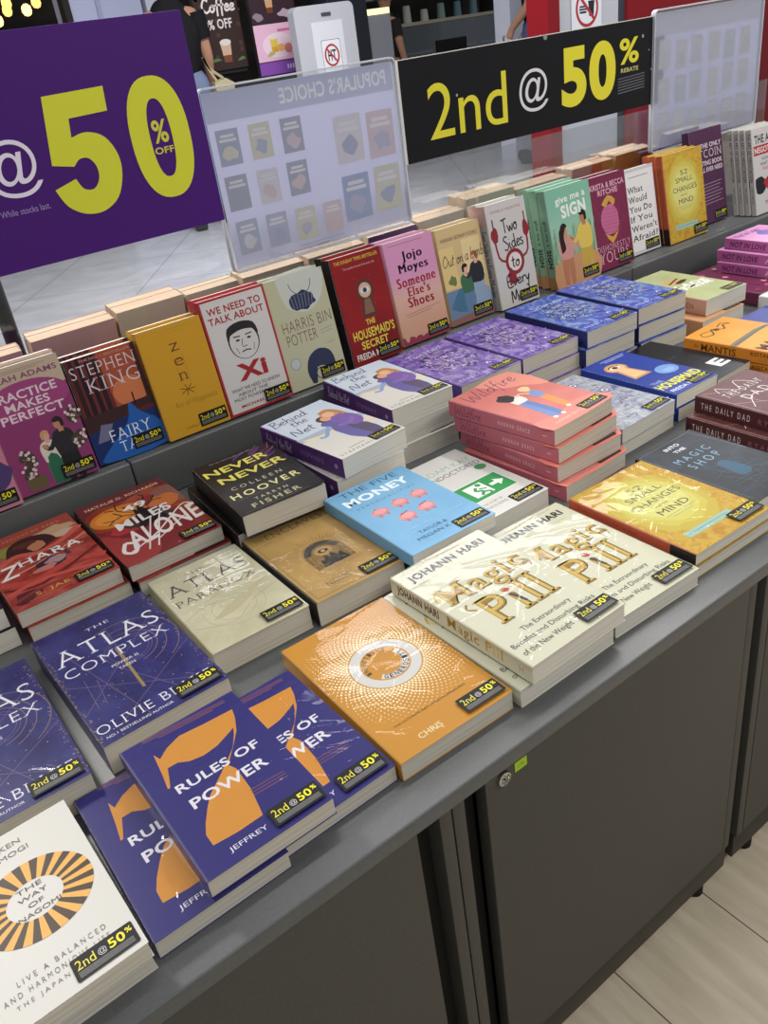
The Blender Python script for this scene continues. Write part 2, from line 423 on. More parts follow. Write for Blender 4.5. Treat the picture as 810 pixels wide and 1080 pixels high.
def book(name, label, w, h, t, cmat, front=None, spine=None, smat=None, group=None, pages=None, stick=True, film=None, curl=0.0, edge=None, sx=None):
    """a paperback lying face up: origin at its lower left corner, spine on the left, x across, y up the page"""
    cmat = M(cmat) if isinstance(cmat, str) else cmat
    smat = cmat if smat is None else (M(smat) if isinstance(smat, str) else smat)
    edge = cmat if edge is None else (M(edge) if isinstance(edge, str) else edge)
    root = empty(name, (0, 0, 0), label, 'book', group)
    c = 0.0005; r = min(0.0022, t * 0.2); mb = MB()
    mb.box(r, 0, 0, w, h, c, cmat)
    n = 10
    def lift(x): return curl * max(0, (x - r) / (w - r)) ** 2.2
    v = []; f = []
    for i in range(n + 1):
        x = r + (w - r) * i / n; z = t + lift(x)
        v += [(x, 0, z - c), (x, h, z - c), (x, 0, z), (x, h, z)]
    for i in range(n):
        a, b = 4 * i, 4 * i + 4
        f += [(a + 2, b + 2, b + 3, a + 3)]
    mb.mesh(v, f, cmat)
    f = []
    for i in range(n):
        a, b = 4 * i, 4 * i + 4
        f += [(a, a + 1, b + 1, b), (a, b, b + 2, a + 2), (a + 1, a + 3, b + 3, b + 1)]
    f += [(4 * n, 4 * n + 1, 4 * n + 3, 4 * n + 2)]
    mb.mesh(v, f, edge)
    prof = [(r, 0)] + [(r - r * sin(k * pi / 8), r - r * cos(k * pi / 8)) for k in range(1, 4)] + [(0, r), (0, t - r)] + [(r - r * cos(k * pi / 8), t - r + r * sin(k * pi / 8)) for k in range(1, 4)] + [(r, t)]
    inner = [(max(x, c), min(max(z, c), t - c)) for x, z in prof]
    k = len(prof)
    vv = [(x, 0, z) for x, z in prof] + [(x, h, z) for x, z in prof] + [(x, 0, z) for x, z in inner] + [(x, h, z) for x, z in inner]
    ff = []
    for i in range(k - 1):
        ff += [(i, i + 1, k + i + 1, k + i), (i, 2 * k + i, 2 * k + i + 1, i + 1), (k + i, k + i + 1, 3 * k + i + 1, 3 * k + i)]
    mb.mesh(vv, ff, smat)
    W, H = w * 1000, h * 1000
    a = Art(mb, lambda x, y, L: (x / 1000, y / 1000, t + lift(x / 1000) + 1.5e-5 + L * 8e-6)); a.W, a.H = W, H
    if front: front(a)
    if spine:
        s = Art(mb, lambda x, y, L: (-1.5e-5 - L * 8e-6, h - x / 1000, y / 1000)); s.W, s.H = H, t * 1000
        spine(s)
    mb.build('cover', root)
    pb = MB(); pb.box(c + 0.0002, 0.0008, c, w - 0.0008, h - 0.0008, t - c, pages or PAGES)
    pb.build('page_block', root)
    if stick: add_sticker(root, w - (sx or 0.0555), 0.0055, t + (0.0024 if film is not None else 0.0006) + (lift(w - 0.03)))
    if film is not None:
        fo = film_mesh(w, h, t, film).build('plastic_wrap', root, smooth=60); fo['label'] = 'clear creased shrink wrap'
    return root
def put(root, x, y, z, deg=0):
    root.location = (x, y, Z0 + z); root.rotation_euler = (0, 0, radians(deg)); return root
LEAN = radians(10); STEP_Z = 0.08
def stand(root, x, y, t, yaw=0, dz=0.0, lean=10):
    """face the front: lower front edge of the cover at (x, y), leaning back"""
    L = radians(lean)
    root.rotation_euler = (radians(90) - L, 0, radians(yaw))
    root.location = (x - t * cos(L) * sin(radians(yaw)), y + t * cos(L) * cos(radians(yaw)), Z0 + STEP_Z + 0.0006 + dz); return root
def figure(a, x, y, s, skin, hair, top, low=None, flip=1, lean=0):
    """a small printed figure: legs, body, head, hair; s = height in mm"""
    f = flip
    if low: a.poly([(x - .12 * s, y), (x - .02 * s, y), (x, y + .3 * s), (x + .03 * s, y), (x + .13 * s, y), (x + .13 * s, y + .5 * s), (x - .13 * s, y + .5 * s)], low, 2)
    a.poly([(x - .14 * s, y + .42 * s), (x + .14 * s, y + .42 * s), (x + .16 * s + lean, y + .7 * s), (x + .06 * s + lean, y + .8 * s), (x - .1 * s + lean, y + .79 * s), (x - .17 * s + lean, y + .66 * s)], top, 3)
    a.line([(x + f * .1 * s + lean, y + .72 * s), (x + f * .22 * s + lean * .6, y + .56 * s), (x + f * .3 * s, y + .62 * s)], .07 * s, top, 3)
    a.line([(x + f * .26 * s + lean * .6, y + .58 * s), (x + f * .33 * s, y + .64 * s)], .05 * s, skin)
    a.poly([(x - .03 * s + lean, y + .76 * s), (x + .05 * s + lean, y + .76 * s), (x + .05 * s + lean, y + .86 * s), (x - .03 * s + lean, y + .86 * s)], skin)
    a.ell(x + .01 * s * f + lean, y + .89 * s, .065 * s, .085 * s, skin)
    a.poly([(x - f * .08 * s + lean, y + .84 * s), (x - f * .075 * s + lean, y + .95 * s), (x + lean, y + 1.0 * s), (x + f * .075 * s + lean, y + .96 * s), (x + f * .06 * s + lean, y + .92 * s), (x - f * .02 * s + lean, y + .91 * s), (x - f * .03 * s + lean, y + .83 * s)], hair, 3)

# ---- art of each cover, in millimetres from the lower left corner
def art_seven(a):
    o = 'cf8f3c'
    a.poly([(26, 171), (29, 161), (40, 170), (57, 177), (84, 174), (116, 172), (112, 158), (104, 140), (88, 120), (76, 105), (79.7, 95), (77.8, 63), (71, 28.6), (45, 28), (21.7, 30.4), (22, 45), (27.5, 57), (37, 72), (46, 84), (62, 97), (77, 110), (90, 122), (100, 138), (104, 147), (96, 143), (80, 136), (64, 133.8), (50, 137), (40, 143.9), (29.5, 144), (25, 130), (21, 119), (18.5, 119), (22, 140)], o)
    wht = 'e2dfe6'
    a.T('RULES OF', 24, 105, 112, 117, wht, 'b'); a.T('POWER', 27, 78, 107, 92, wht, 'b')
    a.T('JEFFREY', 30, 11, 68, 18, wht, 'r')
    a.lines([((24, 197 - 0 * k), (116, 191)) for k in range(1)] + [((24, 194), (116, 188)), ((40, 190), (100, 186))], 1.2, '8a5a58')
    a.lines([((76, 62 - 4 * k), (112, 60 - 4 * k)) for k in range(3)], 1.1, '7a5060')
def art_inf(a):
    pts = []; cx, cy = 77, 131
    for k in range(16):
        r = 44 + k * 3.2
        n = 64
        for i in range(n):
            an = 2 * pi * (i + (k % 2) / 2) / n; x, y = cx + r * cos(an), cy + r * sin(an)
            if 6 < x < 146 and 40 < y < 226: pts.append((x, y, 1.75 - k * 0.085))
    a.dots(pts, 'f4e8c4', 7)
    a.ring(cx, cy, 29, 41, 'd5d3d0'); a.ring(cx, cy, 19, 27, 'dcd9d4', -135, 30, 30)
    a.arcT('INFECTIOUS', cx, cy, 24.5, 6, 125, '4a3c22', 'b', step=14)
    a.arcT('GENEROSITY', cx, cy, 23, 7, 305, '2a2a2a', 'b', inside=True, step=15)
    a.T('THE ULTIMATE IDEA WORTH SPREADING', 24, 42, 118, 45, '6a4a1a', 'r')
    a.T('CHRIS', 35, 12, 64, 20, 'e8d7a8', 'b')
GOLD = MN('gold_foil', [(0.32, '7d6222'), (0.45, '9d7c2c'), (0.55, 'c4a548'), (0.68, 'e6d48e')], (120, 22, 10), 2, 0.5, 0.32)
def art_magic(a):
    k = '2c2b2a'
    a.T('JOHANN HARI', 12, 205, 134, 223, k, 'x')
    a.T('BESTSELLING AUTHOR OF STOLEN FOCUS', 15, 230, 128, 233, 'a8704c', 'r')
    a.lines([((18, 200), (128, 200)), ((40, 195), (70, 195))], .6, 'b08060')
    
    for dx, dy, col, st in ((1.4, -1.2, '5a4412', 'sb'), (0, 0, '9c7a2c', 'sb')):  # dark offset copy paints the shade of an embossed title under the gold
        a.T('Magic', 12 + dx, 126 + dy, 138 + dx, 174 + dy, col, st); a.T('Pill', 30 + dx, 72 + dy, 122 + dx, 126 + dy, col, st)
    a.T('Magic', 12.6, 128, 137, 173.4, 'cdb05a', 'serif'); a.T('Pill', 31, 74, 121, 125, 'cdb05a', 'serif')
    a.line([(12, 150), (7, 158), (12, 168), (20, 166)], 3, GOLD, 4); a.line([(132, 150), (140, 140), (136, 130)], 2.5, GOLD, 4)
    a.line([(28, 112), (20, 120), (26, 128)], 3, GOLD, 4)
    a.ell(78, 116, 4.5, 4.2, 'b8564a'); a.rect(76, 84, 80, 108, '3a3a3a', 12); a.line([(80, 84), (82, 72)], .8, '3a3a3a')
    a.T('The Extraordinary', 37, 45, 113, 55, k, 'r'); a.T('Benefits and Disturbing Risks', 8, 30, 136, 40, k, 'r'); a.T('of the New Weight', 9, 14, 84, 25, k, 'r')
def spine_magic(s):
    s.T('JOHANN HARI', 12, s.H * .2, 90, s.H * .82, '4a4038', 'x'); s.T('Magic Pill', 104, s.H * .12, 196, s.H * .86, GOLD, 'sb'); s.T('H', 219, s.H * .3, 225, s.H * .7, 'b0946a', 'r')
def stars(a, n, seed, c, r=.5, x0=2, y0=2):
    R = random.Random(seed); a.dots([(R.uniform(x0, a.W - x0), R.uniform(y0, a.H - y0), R.uniform(.25, r)) for _ in range(n)], c, 6)
def art_complex(a):
    g = '8d7868'; stars(a, 90, 3, 'b8a890', .8)
    for r in (34, 45, 60): a.ring(86, 138, r, r + .9, g, -115 + r, 60 + r)
    for r in (24, 28): a.ring(86, 138, r, r + .6, '7d7088')
    a.lines([((80, 200), (73, 56)), ((6, 60), (140, 190)), ((20, 200), (60, 10)), ((30, 20), (144, 100)), ((110, 10), (60, 120)), ((5, 120), (120, 30)), ((20, 60), (24, 120)), ((30, 62), (36, 110))], .7, '77698a')
    a.rect(72, 58, 75.5, 150, '9a8458', -2); a.line([(112, 30), (122, 36), (116, 44)], .8, g)
    R = random.Random(5); a.dots([(R.choice((R.uniform(0, 6), R.uniform(141, 148))), R.uniform(5, 235), R.uniform(.4, 1.4)) for _ in range(150)], '96826a', 5)
    w = 'e8e6ee'
    a.T('THE', 60, 210, 90, 216, w, 'serif'); a.T('ATLAS', 9, 162, 139, 194, w, 'serif'); a.T('COMPLEX', 10, 134, 138, 152, w, 'serif')
    a.T('POWER IS', 58, 117, 91, 122, w, 'r'); a.T('TAKEN', 63, 107, 83, 112, w, 'r')
    a.T('OLIVIE BLAKE', 4, 18, 139, 33, w, 'serif'); a.T('NO.1 BESTSELLING AUTHOR', 9, 8, 85, 12, w, 'r')
def art_nagomi(a):
    cx, cy = 92, 107; v = 40
    o, k = 'd9a04a', '3a2a1c'
    for i in range(v):
        a0, a1 = 360 / v * i, 360 / v * (i + 1)
        a.ring(cx, cy, 24, 50, o if i % 2 else k, a0, a1, 3, 0.88)
    for i, (s, x0, x1) in enumerate((('THE', 80, 102), ('WAY', 79, 104), ('OF', 85, 98), ('NAGOMI', 74, 110))):
        a.T(s, x0, 119 - i * 9.5, x1, 124 - i * 9.5, '4a4038', 'r')
    a.T('KEN', 82, 178, 101, 184, '6a625c', 'r'); a.T('MOGI', 79, 166, 105, 172, '6a625c', 'r')
    a.T('LIVE A BALANCED', 56, 36, 128, 41.5, '6a625c', 'wide'); a.T('AND HARMONIOUS LIFE', 43, 26, 128, 31.5, '6a625c', 'wide'); a.T('THE JAPANESE WAY', 50, 15.5, 126, 21, '6a625c', 'wide')
def art_enc(a):
    k = '3a3834'
    for e in (6, 8): a.lines([((e, e), (a.W - e, e)), ((a.W - e, e), (a.W - e, 172)), ((a.W - e, 172), (e, 172)), ((e, 172), (e, e))], .5, '6a5a38')
    a.rect(4, 178, a.W - 4, 199, 'a98a55'); a.T('ENCLAVES', 30, 182, 122, 196, '4a4438', 'serif'); a.T('THE', 12, 184, 26, 192, '4a4438', 'serif')
    a.ring(71, 97, 12, 30, '8d6f3f', 0, 180, 30); a.rect(41, 60, 101, 97, '8d6f3f'); a.ring(71, 97, 17, 27, k, 5, 175, 26); a.ell(71, 98, 13, 11, 'b59355'); a.ell(71, 99, 8, 5, k); a.ell(71, 99, 3, 3, 'd2b070')
    a.lines([((71 + 33 * cos(t / 24 * pi), 97 + 33 * sin(t / 24 * pi)), (71 + (47 if t % 2 else 41) * cos(t / 24 * pi), 97 + (47 if t % 2 else 41) * sin(t / 24 * pi))) for t in range(25)], .6, '5a4c2c')
    a.poly([(52, 60), (56, 82), (60, 75), (66, 90), (71, 78), (76, 92), (82, 76), (88, 84), (92, 60)], k)
    a.lines([((44 + 6 * i, 60), (44 + 6 * i, 95)) for i in (0, 1, 8, 9)], 1, '5a4c2c'); a.lines([((36, 52), (106, 52)), ((36, 56), (106, 56))], .7, '5a4c2c')
    a.T('NAOMI', 32, 21, 70, 31, '4a4438', 'serif')
def art_money(a):
    a.T('THE FIVE', 20, 193, 120, 207, '3f5a74', 'r'); a.T('MONEY', 12, 164, 124, 185, 'dbe9f0', 'x'); a.T('PERSONALITIES', 18, 148, 118, 154, '47657f', 'wide')
    for i, (x, y) in enumerate(((37, 122), (72, 124), (106, 125), (57, 85), (91, 87))):
        a.ell(x, y, 13, 11, 'c98488'); a.ell(x + 1, y + 2, 9, 7, 'd9989a'); a.ell(x - 11, y - 1, 4, 4, 'd28f90'); a.poly([(x - 6, y + 9), (x - 2, y + 14), (x, y + 9)], 'b87074')
        a.rect(x - 8, y - 14, x - 4, y - 7, 'b87074'); a.rect(x + 4, y - 14, x + 8, y - 7, 'b87074')
        if i > 2: a.line([(x - 6, y + 8), (x + 8, y + 12)], 2, '8a4a58')
    a.lines([((18, 53), (128, 53))], .7, 'a9cde4'); a.T('TAYLOR &', 40, 34, 86, 41, '3f5a74', 'r'); a.T('MEGAN K', 28, 21, 82, 28, '3f5a74', 'r')
def art_paradox(a):
    k = '4b4a44'; g = 'b0a88a'
    for r in (28, 40): a.ring(64, 70, r, r + .7, g)
    a.line([(4, 84), (40, 96), (86, 84), (134, 104)], .8, 'a59d80', 5); a.line([(4, 60), (50, 40), (90, 66), (134, 80)], .7, 'a59d80', 5); a.poly([(30, 60), (60, 78), (96, 92), (120, 100), (90, 74), (56, 58)], 'bdb595', 2)
    stars(a, 60, 9, 'a0946c', .7)
    a.T('THE', 46, 180, 74, 187, k, 'serif'); a.T('ATLAS', 8, 144, 124, 172, k, 'serif'); a.T('PARADOX', 8, 116, 122, 131, k, 'serif'); a.T('OLIVIE BLAKE', 12, 14, 124, 27, 'c2bb9c', 'serif')
def art_52(a):
    a.blob(74, 112, 66, 82, 'c4b048', .07, 26, 4); a.blob(73, 116, 58, 68, 'cbbd58', .07, 26, 9); a.blob(73, 118, 50, 56, 'd0c868', .06, 22, 5); a.blob(73, 118, 42, 45, 'd6d280', .05, 20, 6)
    k = '4a4a30'
    a.T('52', 63, 153, 92, 164, k, 'r'); a.T('SMALL', 43, 136, 110, 148, k, 'r'); a.T('CHANGES', 30, 115, 123, 127, k, 'r'); a.T('FOR THE', 58, 104, 82, 108, k, 'r'); a.T('MIND', 48, 86, 105, 98, k, 'r')
    a.lines([((46, 80), (104, 80)), ((56, 75), (94, 75))], .8, '8a8a50'); a.poly([(27, 40), (115, 38), (114, 26), (28, 28)], '9cc0b4'); a.lines([((32, 34), (108, 33))], 1, '5f8a86')
def spine_52(s):
    s.rect(170, 0, s.W, s.H, '2a2624'); s.T('52 SMALL CHANGES FOR THE MIND', 16, s.H * .35, 120, s.H * .62, '8a3a24', 'r')
def art_zhara(a):
    W, H = a.W, a.H
    a.poly([(0, 196), (W, 186), (W, H), (0, H)], '9c4436', 0); a.blob(104, 186, 40, 14, 'b89a78', .35, 14, 4); a.blob(30, 176, 26, 14, '83863f', .35, 12, 5); a.blob(120, 166, 22, 10, 'c2a890', .3, 12, 12)
    a.poly([(28, 150), (40, 186), (66, 198), (94, 186), (104, 160), (90, 150), (70, 140)], '3a201f', 3); a.blob(74, 160, 13, 16, 'b07a58', .15, 12, 7); a.blob(62, 176, 20, 9, '5a2f22', .3, 12, 8)
    a.line([(0, 128), (40, 150), (70, 136), (110, 146), (W, 170)], 11, 'c25a4e', 5); a.line([(0, 108), (60, 126), (W, 116)], 10, '8a302a', 5); a.line([(6, 96), (60, 104), (W, 140)], 5, 'd07a6a', 5)
    a.blob(74, 92, 26, 15, '3b2a38', .35, 14, 8); a.blob(84, 98, 15, 10, 'a88a8c', .3, 12, 9); a.blob(66, 84, 15, 8, 'c07a70', .3, 12, 10); a.line([(70, 104), (96, 118), (104, 96)], 6, '4a3a48', 4)
    a.line([(2, 84), (44, 60), (96, 74), (W, 54)], 13, 'b8483e', 5); a.line([(2, 66), (50, 46), (W, 88)], 6, '6a2420', 5); a.line([(4, 50), (60, 56), (W, 30)], 8, 'c4564a', 5); a.blob(24, 28, 20, 14, '5a2428', .3, 12, 11); a.line([(0, 22), (50, 36), (110, 20)], 5, '8a3a34', 5)
    w = 'e8e2da'
    a.T('Z', 6, 92, 32, 130, w, 'sb', shear=.2); a.T('HARA', 36, 112, 130, 134, w, 'sb'); a.T('GUARDIANS OF DAWN', 24, 206, 124, 212, 'd8a080', 'wide'); a.T('S. JAE', 34, 18, 80, 30, 'd9a24a', 'sb'); a.lines([((22, 14), (78, 15))], 1, 'c08060')
def art_miles(a):
    W, H = a.W, a.H
    a.poly([(0, 190), (30, 204), (70, 196), (110, 208), (W, 196), (W, H), (0, H)], '6a2a30', 0); a.poly([(W, 196), (W, 120), (118, 150), (110, 190)], '8a5a50', 2)
    a.ell(46, 156, 44, 34, 'c9792e'); a.ell(40, 158, 30, 22, 'd98f3c'); a.blob(118, 150, 24, 22, 'c07038', .25, 12, 9)
    a.poly([(0, 0), (W, 0), (W, 62), (110, 84), (60, 96), (0, 128)], '7c2428', 0); a.poly([(0, 0), (46, 0), (60, 40), (20, 90), (0, 110)], '9c3a38', 2); a.blob(40, 108, 22, 18, 'a8383a', .3, 12, 6)
    a.blob(78, 112, 36, 24, '45302f', .35, 16, 3); a.poly([(58, 92), (68, 150), (58, 176), (66, 172), (74, 150), (82, 178), (84, 150), (96, 128), (100, 92)], '221514', 2)
    for p in ([(66, 140), (50, 150), (36, 146), (20, 152)], [(66, 150), (50, 172), (54, 196)], [(82, 150), (102, 162), (118, 158)], [(50, 150), (42, 170)], [(84, 162), (98, 186), (94, 200)], [(36, 146), (24, 136)], [(102, 162), (112, 178)], [(46, 176), (34, 186)]): a.line(p, 2.2, '221514', 4)
    w = 'e4ded9'; a.T('49', 56, 156, 94, 177, w, 'b'); a.T('MILES', 28, 110, 116, 136, w, 'b', shear=.1, rot=4); a.T('ALONE', 22, 46, 140, 98, w, 'b', shear=.2, rot=7)
    a.line([(20, 34), (70, 60), (128, 110), (142, 104), (136, 92)], 3, w, 5); a.line([(22, 66), (12, 42), (24, 30), (34, 52), (22, 66)], 6, w, 4); a.line([(56, 22), (100, 124), (106, 118)], 2.6, w, 3); a.line([(42, 22), (80, 112)], 2.4, w); a.line([(64, 40), (120, 76)], 2, w)
    a.T('NATALIE D. RICHARDS', 12, 208, 134, 217, 'd8b090', 'b')
def art_never(a):
    R = random.Random(2)
    for i in range(60):
        x, y = R.uniform(66, 132), R.uniform(120, 199); t = R.uniform(0, 1)
        if x + y > 236: a.line([(x, y), (x - R.uniform(6, 26), y - R.uniform(2, 22))], R.uniform(.5, 1.6), R.choice(['5a2f6e', '8a4a9a', '9a5a70', '3e2450']))
    y = 'd8cf62'; a.T('NEVER', 6, 148, 112, 170, y, 'b'); a.T('NEVER', 16, 112, 126, 134, y, 'b'); a.T('THE NO.1 BESTSELLING AUTHORS', 26, 190, 98, 194, '9a90a0', 'r')
    k = 'd8d2b0'; a.T('COLLEEN', 21, 82, 103, 92, k, 'wide'); a.T('HOOVER', 10, 52, 120, 70, 'e0da9a', 'wb'); a.T('TARRYN', 36, 31, 88, 39, k, 'wide'); a.T('FISHER', 24, 11, 101, 24, 'b8b08a', 'wb'); a.lines([((14, 46), (116, 48)), ((8, 5), (110, 6))], .8, '6a6050')
def art_net(a):
    a.rect(0, 0, a.W, 104, 'd8d4cc'); a.rect(0, 96, a.W, 112, 'aab4c4'); a.poly([(6, 104), (128, 72), (128, 66), (6, 98)], 'e6d3a0'); a.poly([(20, 86), (128, 60), (128, 40), (60, 66)], 'ccd6de')
    n = '4a5a8a'
    a.poly([(62, 54), (60, 90), (66, 108), (58, 122), (70, 134), (84, 128), (92, 104), (96, 80), (92, 26), (74, 26)], '6a64a0', 2)
    a.poly([(92, 26), (110, 28), (112, 70), (96, 96), (84, 80)], '5c5470', 2)
    a.poly([(80, 118), (84, 142), (98, 146), (118, 128), (122, 96), (108, 78), (92, 84)], '7d62a8', 3)
    a.line([(64, 112), (50, 96), (38, 84), (28, 88)], 7, '8fa2cc', 4); a.line([(112, 110), (98, 96), (76, 100)], 9, '8a6cb0', 4)
    a.ell(78, 142, 13, 13, '5a4438'); a.ell(81, 140, 9, 10, 'd8a484'); a.ell(98, 152, 17, 15, 'c89468'); a.ell(94, 150, 10, 11, 'e0b494'); a.line([(86, 164), (104, 168), (112, 150), (114, 130)], 8, 'b8804e', 4)
    k = '343c5c'
    a.pen('Behind', 8, 183, 80, 208, k, 1.7, 2, .15); a.pen('the', 32, 160, 62, 182, k, 1.6, 2, .15); a.pen('Net', 10, 126, 54, 150, k, 1.9, 2, .15)
    a.lines([((32, 21.5), (62, 21.5))], 1.2, k); a.T('STEPHANIE', 7, 7, 76, 14, '5a5a6a', 'wide')
def spine_net(s):
    s.pen('Behind the Net', 14, s.H * .22, 84, s.H * .8, 'd4c6dc', .9, 0, .2); s.T('STEPHANIE', 108, s.H * .36, 166, s.H * .62, 'a88cb4', 'wide'); s.ell(196, s.H * .5, 4, 4, 'a88cb4')
def art_undoc(a):
    a.T('ADAM KAY', 22, 158, 120, 172, '8fb48c', 'r'); a.T('UNDOCTORED', 18, 139, 122, 151, '55585a', 'r'); a.ell(110, 128, 10, 9, '4a8a5a')
    a.rect(27, 46, 112, 101, 'd8dcd4'); a.rect(29, 48, 110, 99, '2f8f4c')
    w = 'dfe8de'; a.rect(40, 56, 74, 92, w); a.ell(66, 86, 4.5, 4.5, '2f8f4c'); a.line([(58, 82), (52, 74), (60, 68), (52, 58)], 5, '2f8f4c', 3); a.line([(60, 76), (70, 70)], 3.5, '2f8f4c'); a.line([(58, 66), (68, 60), (66, 54)], 4.5, '2f8f4c', 3)
    a.poly([(80, 69), (92, 69), (92, 62), (106, 73), (92, 84), (92, 77), (80, 77)], w)
    a.T('THE STORY OF', 30, 31, 70, 36, '777', 'r') if False else a.T('THE STORY OF', 30, 31, 66, 36, '777777', 'r'); a.T('THIS IS GOING', 28, 20, 66, 26, '777777', 'r')
def art_wild(a):
    a.poly([(0, 0), (143, 0), (143, 30), (100, 44), (50, 30), (0, 40)], 'd98074', 2); a.poly([(60, 212), (143, 212), (143, 120), (110, 150), (80, 170)], 'dd8f80', 2)
    a.pen('Wildfire', 16, 172, 126, 206, '5a2f5e', 1.7, 3, .25)
    a.poly([(38, 30), (50, 30), (56, 70), (60, 108), (48, 112), (42, 80)], '6f86b8', 2); a.poly([(50, 28), (62, 30), (66, 70), (64, 108), (54, 108), (54, 70)], '5f78ac', 2)
    a.poly([(44, 104), (68, 104), (72, 126), (60, 134), (46, 128)], 'ded4d0', 3); a.ell(56, 138, 8, 9, 'd8a28a'); a.blob(52, 136, 14, 15, '2c2226', .2, 12, 3)
    a.poly([(80, 40), (92, 38), (100, 80), (100, 100), (86, 102)], 'd98c50', 2); a.poly([(84, 96), (102, 96), (104, 118), (94, 126), (84, 118)], '7a8cb8', 3); a.ell(96, 132, 7, 8, 'e0b098'); a.blob(97, 137, 10, 9, 'e0c08a', .15, 12, 5); a.line([(88, 118), (78, 130), (66, 126)], 4, 'e0b098', 3)
    a.dots([(40, 28, 4), (58, 28, 4), (84, 38, 4)], 'e8e0da'); a.T('HANNAH GRACE', 22, 10, 84, 17, 'e6cfc8', 'wide')
def spine_wild(s):
    s.pen('Wildfire', 14, s.H * .22, 68, s.H * .82, '6a3558', 1.1, 0, .25); s.T('HANNAH GRACE', 104, s.H * .36, 166, s.H * .62, 'e6cfc8', 'wide'); s.lines([((190, s.H * .5), (198, s.H * .5))], 1, 'e6cfc8')
def art_crest(tw, c1, c2, cw):
    def f(a):
        R = random.Random(tw)
        for i in range(150):
            an = R.uniform(0, 2 * pi); r = 52 * R.random() ** .6; x, y = 74 + r * cos(an), 118 + r * 1.15 * sin(an); q = R.uniform(-2, 2)
            a.line([(x, y), (x + R.uniform(-7, 7), y + R.uniform(-7, 7)), (x + R.uniform(-12, 12), y + R.uniform(-10, 10))], R.uniform(.9, 3.0), R.choice([c1, c2, cw, 'a08c98', c1, '7a7aa0']), 2)
        for i in range(40):
            x, y = R.uniform(4, a.W - 4), R.uniform(30, a.H - 6); a.line([(x, y), (x + R.uniform(-12, 12), y + R.uniform(-10, 10))], R.uniform(.6, 1.4), c1)
        a.pen(tw, 28, 176, 112, 194, 'c6cde8', 1.5, 2, .2); a.T('REBECCA', 12, 12, 72, 21, 'd0cce4', 'wide'); a.dots([(104, 46, 3), (108, 42, 2), (100, 42, 2)], 'd0cce4')
    return f
def art_blade(a):
    a.blob(72, 140, 26, 16, 'c8a070', .25, 12, 3); a.poly([(64, 128), (96, 136), (104, 126), (70, 118)], '3a2a24', 2); a.line([(50, 132), (100, 150)], 5, '5a3a2c')
    w = 'e8e8e4'; a.T('BLADE', 14, 92, 128, 112, w, 'x', shear=.2, rot=-6); a.T('HEIR', 40, 74, 126, 90, w, 'x', shear=.2, rot=-6); a.rect(60, 84, 84, 90, '2c2a2a', 12); a.rect(30, 100, 44, 105, '2c2a2a', -8)
def spine_blade(s): s.T('LE BRADEN', 120, s.H * .3, 190, s.H * .66, '8a6a5a', 'b')
def art_hblue(a):
    a.ell(38, 158, 23, 20, 'b98a5c'); a.poly([(24, 148), (52, 148), (60, 96), (16, 96)], 'b98a5c'); a.ell(38, 158, 18, 15, 'd8ac84'); a.poly([(29, 146), (47, 146), (54, 102), (22, 102)], 'ddb488'); a.ell(38, 160, 12, 6, 'e4d4c4'); a.ell(38, 160, 6, 5.5, '3a2a2a'); a.line([(24, 164), (38, 170), (52, 164)], 3, '5a3a2c', 4)
    a.ell(85, 84, 23, 19, '6f93c8'); a.lines([((74, 84), (96, 84)), ((72, 79), (98, 79)), ((76, 74), (94, 74))], 1.3, 'b4cbe6')
    a.T('THE', 10, 52, 36, 62, '8f9fd0', 'b'); a.T('HOUSEMAID', 3, 28, 110, 50, 'd9d44a', 'x'); a.T('FREIDA M', 8, 10, 60, 20, 'd0d4e4', 'b'); a.lines([((40, 196), (104, 196)), ((46, 190), (98, 190))], 1.6, 'b4bedc')
def art_E(a): a.T('E', 58, 28, 92, 60, 'e0e0e0', 'x'); a.T('THE', 40, 120, 60, 126, '3a4050', 'b')
def art_grey(a):
    R = random.Random(8)
    for i in range(70):
        x, y = R.uniform(8, 134), R.uniform(8, 204); a.line([(x, y), (x + R.uniform(-10, 10), y + R.uniform(-14, 14)), (x + R.uniform(-16, 16), y + R.uniform(-12, 12))], R.uniform(.6, 2), R.choice(['a79cc8', '4f4b70', 'c9c6cc', '8a9a98', '6f6298']), 3)
    for x, y in ((96, 176), (112, 120), (70, 150)): a.ring(x, y, 7, 10, '8a80a8'); a.ell(x, y, 6, 6, 'd4d2d6'); a.ell(x, y, 3, 3, '3a3658')
def art_mantis(a):
    k = '4a3a24'; a.line([(18, 178), (40, 172), (62, 190), (78, 172), (96, 186), (112, 180)], 3.5, k, 5); a.line([(18, 178), (28, 192), (60, 186)], 2.5, k, 5); a.line([(112, 180), (104, 194), (78, 188)], 2.5, k, 5); a.blob(66, 182, 8, 6, k, .2, 8, 3)
    a.poly([(2, 118), (96, 124), (136, 116), (138, 108), (96, 112), (4, 104)], '77705f', 2); a.line([(6, 110), (130, 116)], 4, '5a584e'); a.T('MANTIS', 8, 52, 134, 76, k, 'x', rot=2); a.lines([((12, 202), (130, 202)), ((12, 204), (12, 160))], .8, 'c47a24'); a.T('KOTARO ISAKA', 12, 20, 120, 34, k, 'b')
def spine_mantis(s): s.T('MANTIS', 36, s.H * .22, 106, s.H * .78, '5a3c14', 'b'); s.T('KOTARO', 134, s.H * .52, 180, s.H * .82, '5a3c14', 'b'); s.T('ISAKA', 150, s.H * .16, 184, s.H * .46, 'b06a1c', 'b'); s.T('the', 22, s.H * .4, 30, s.H * .7, '5a3c14', 'r')
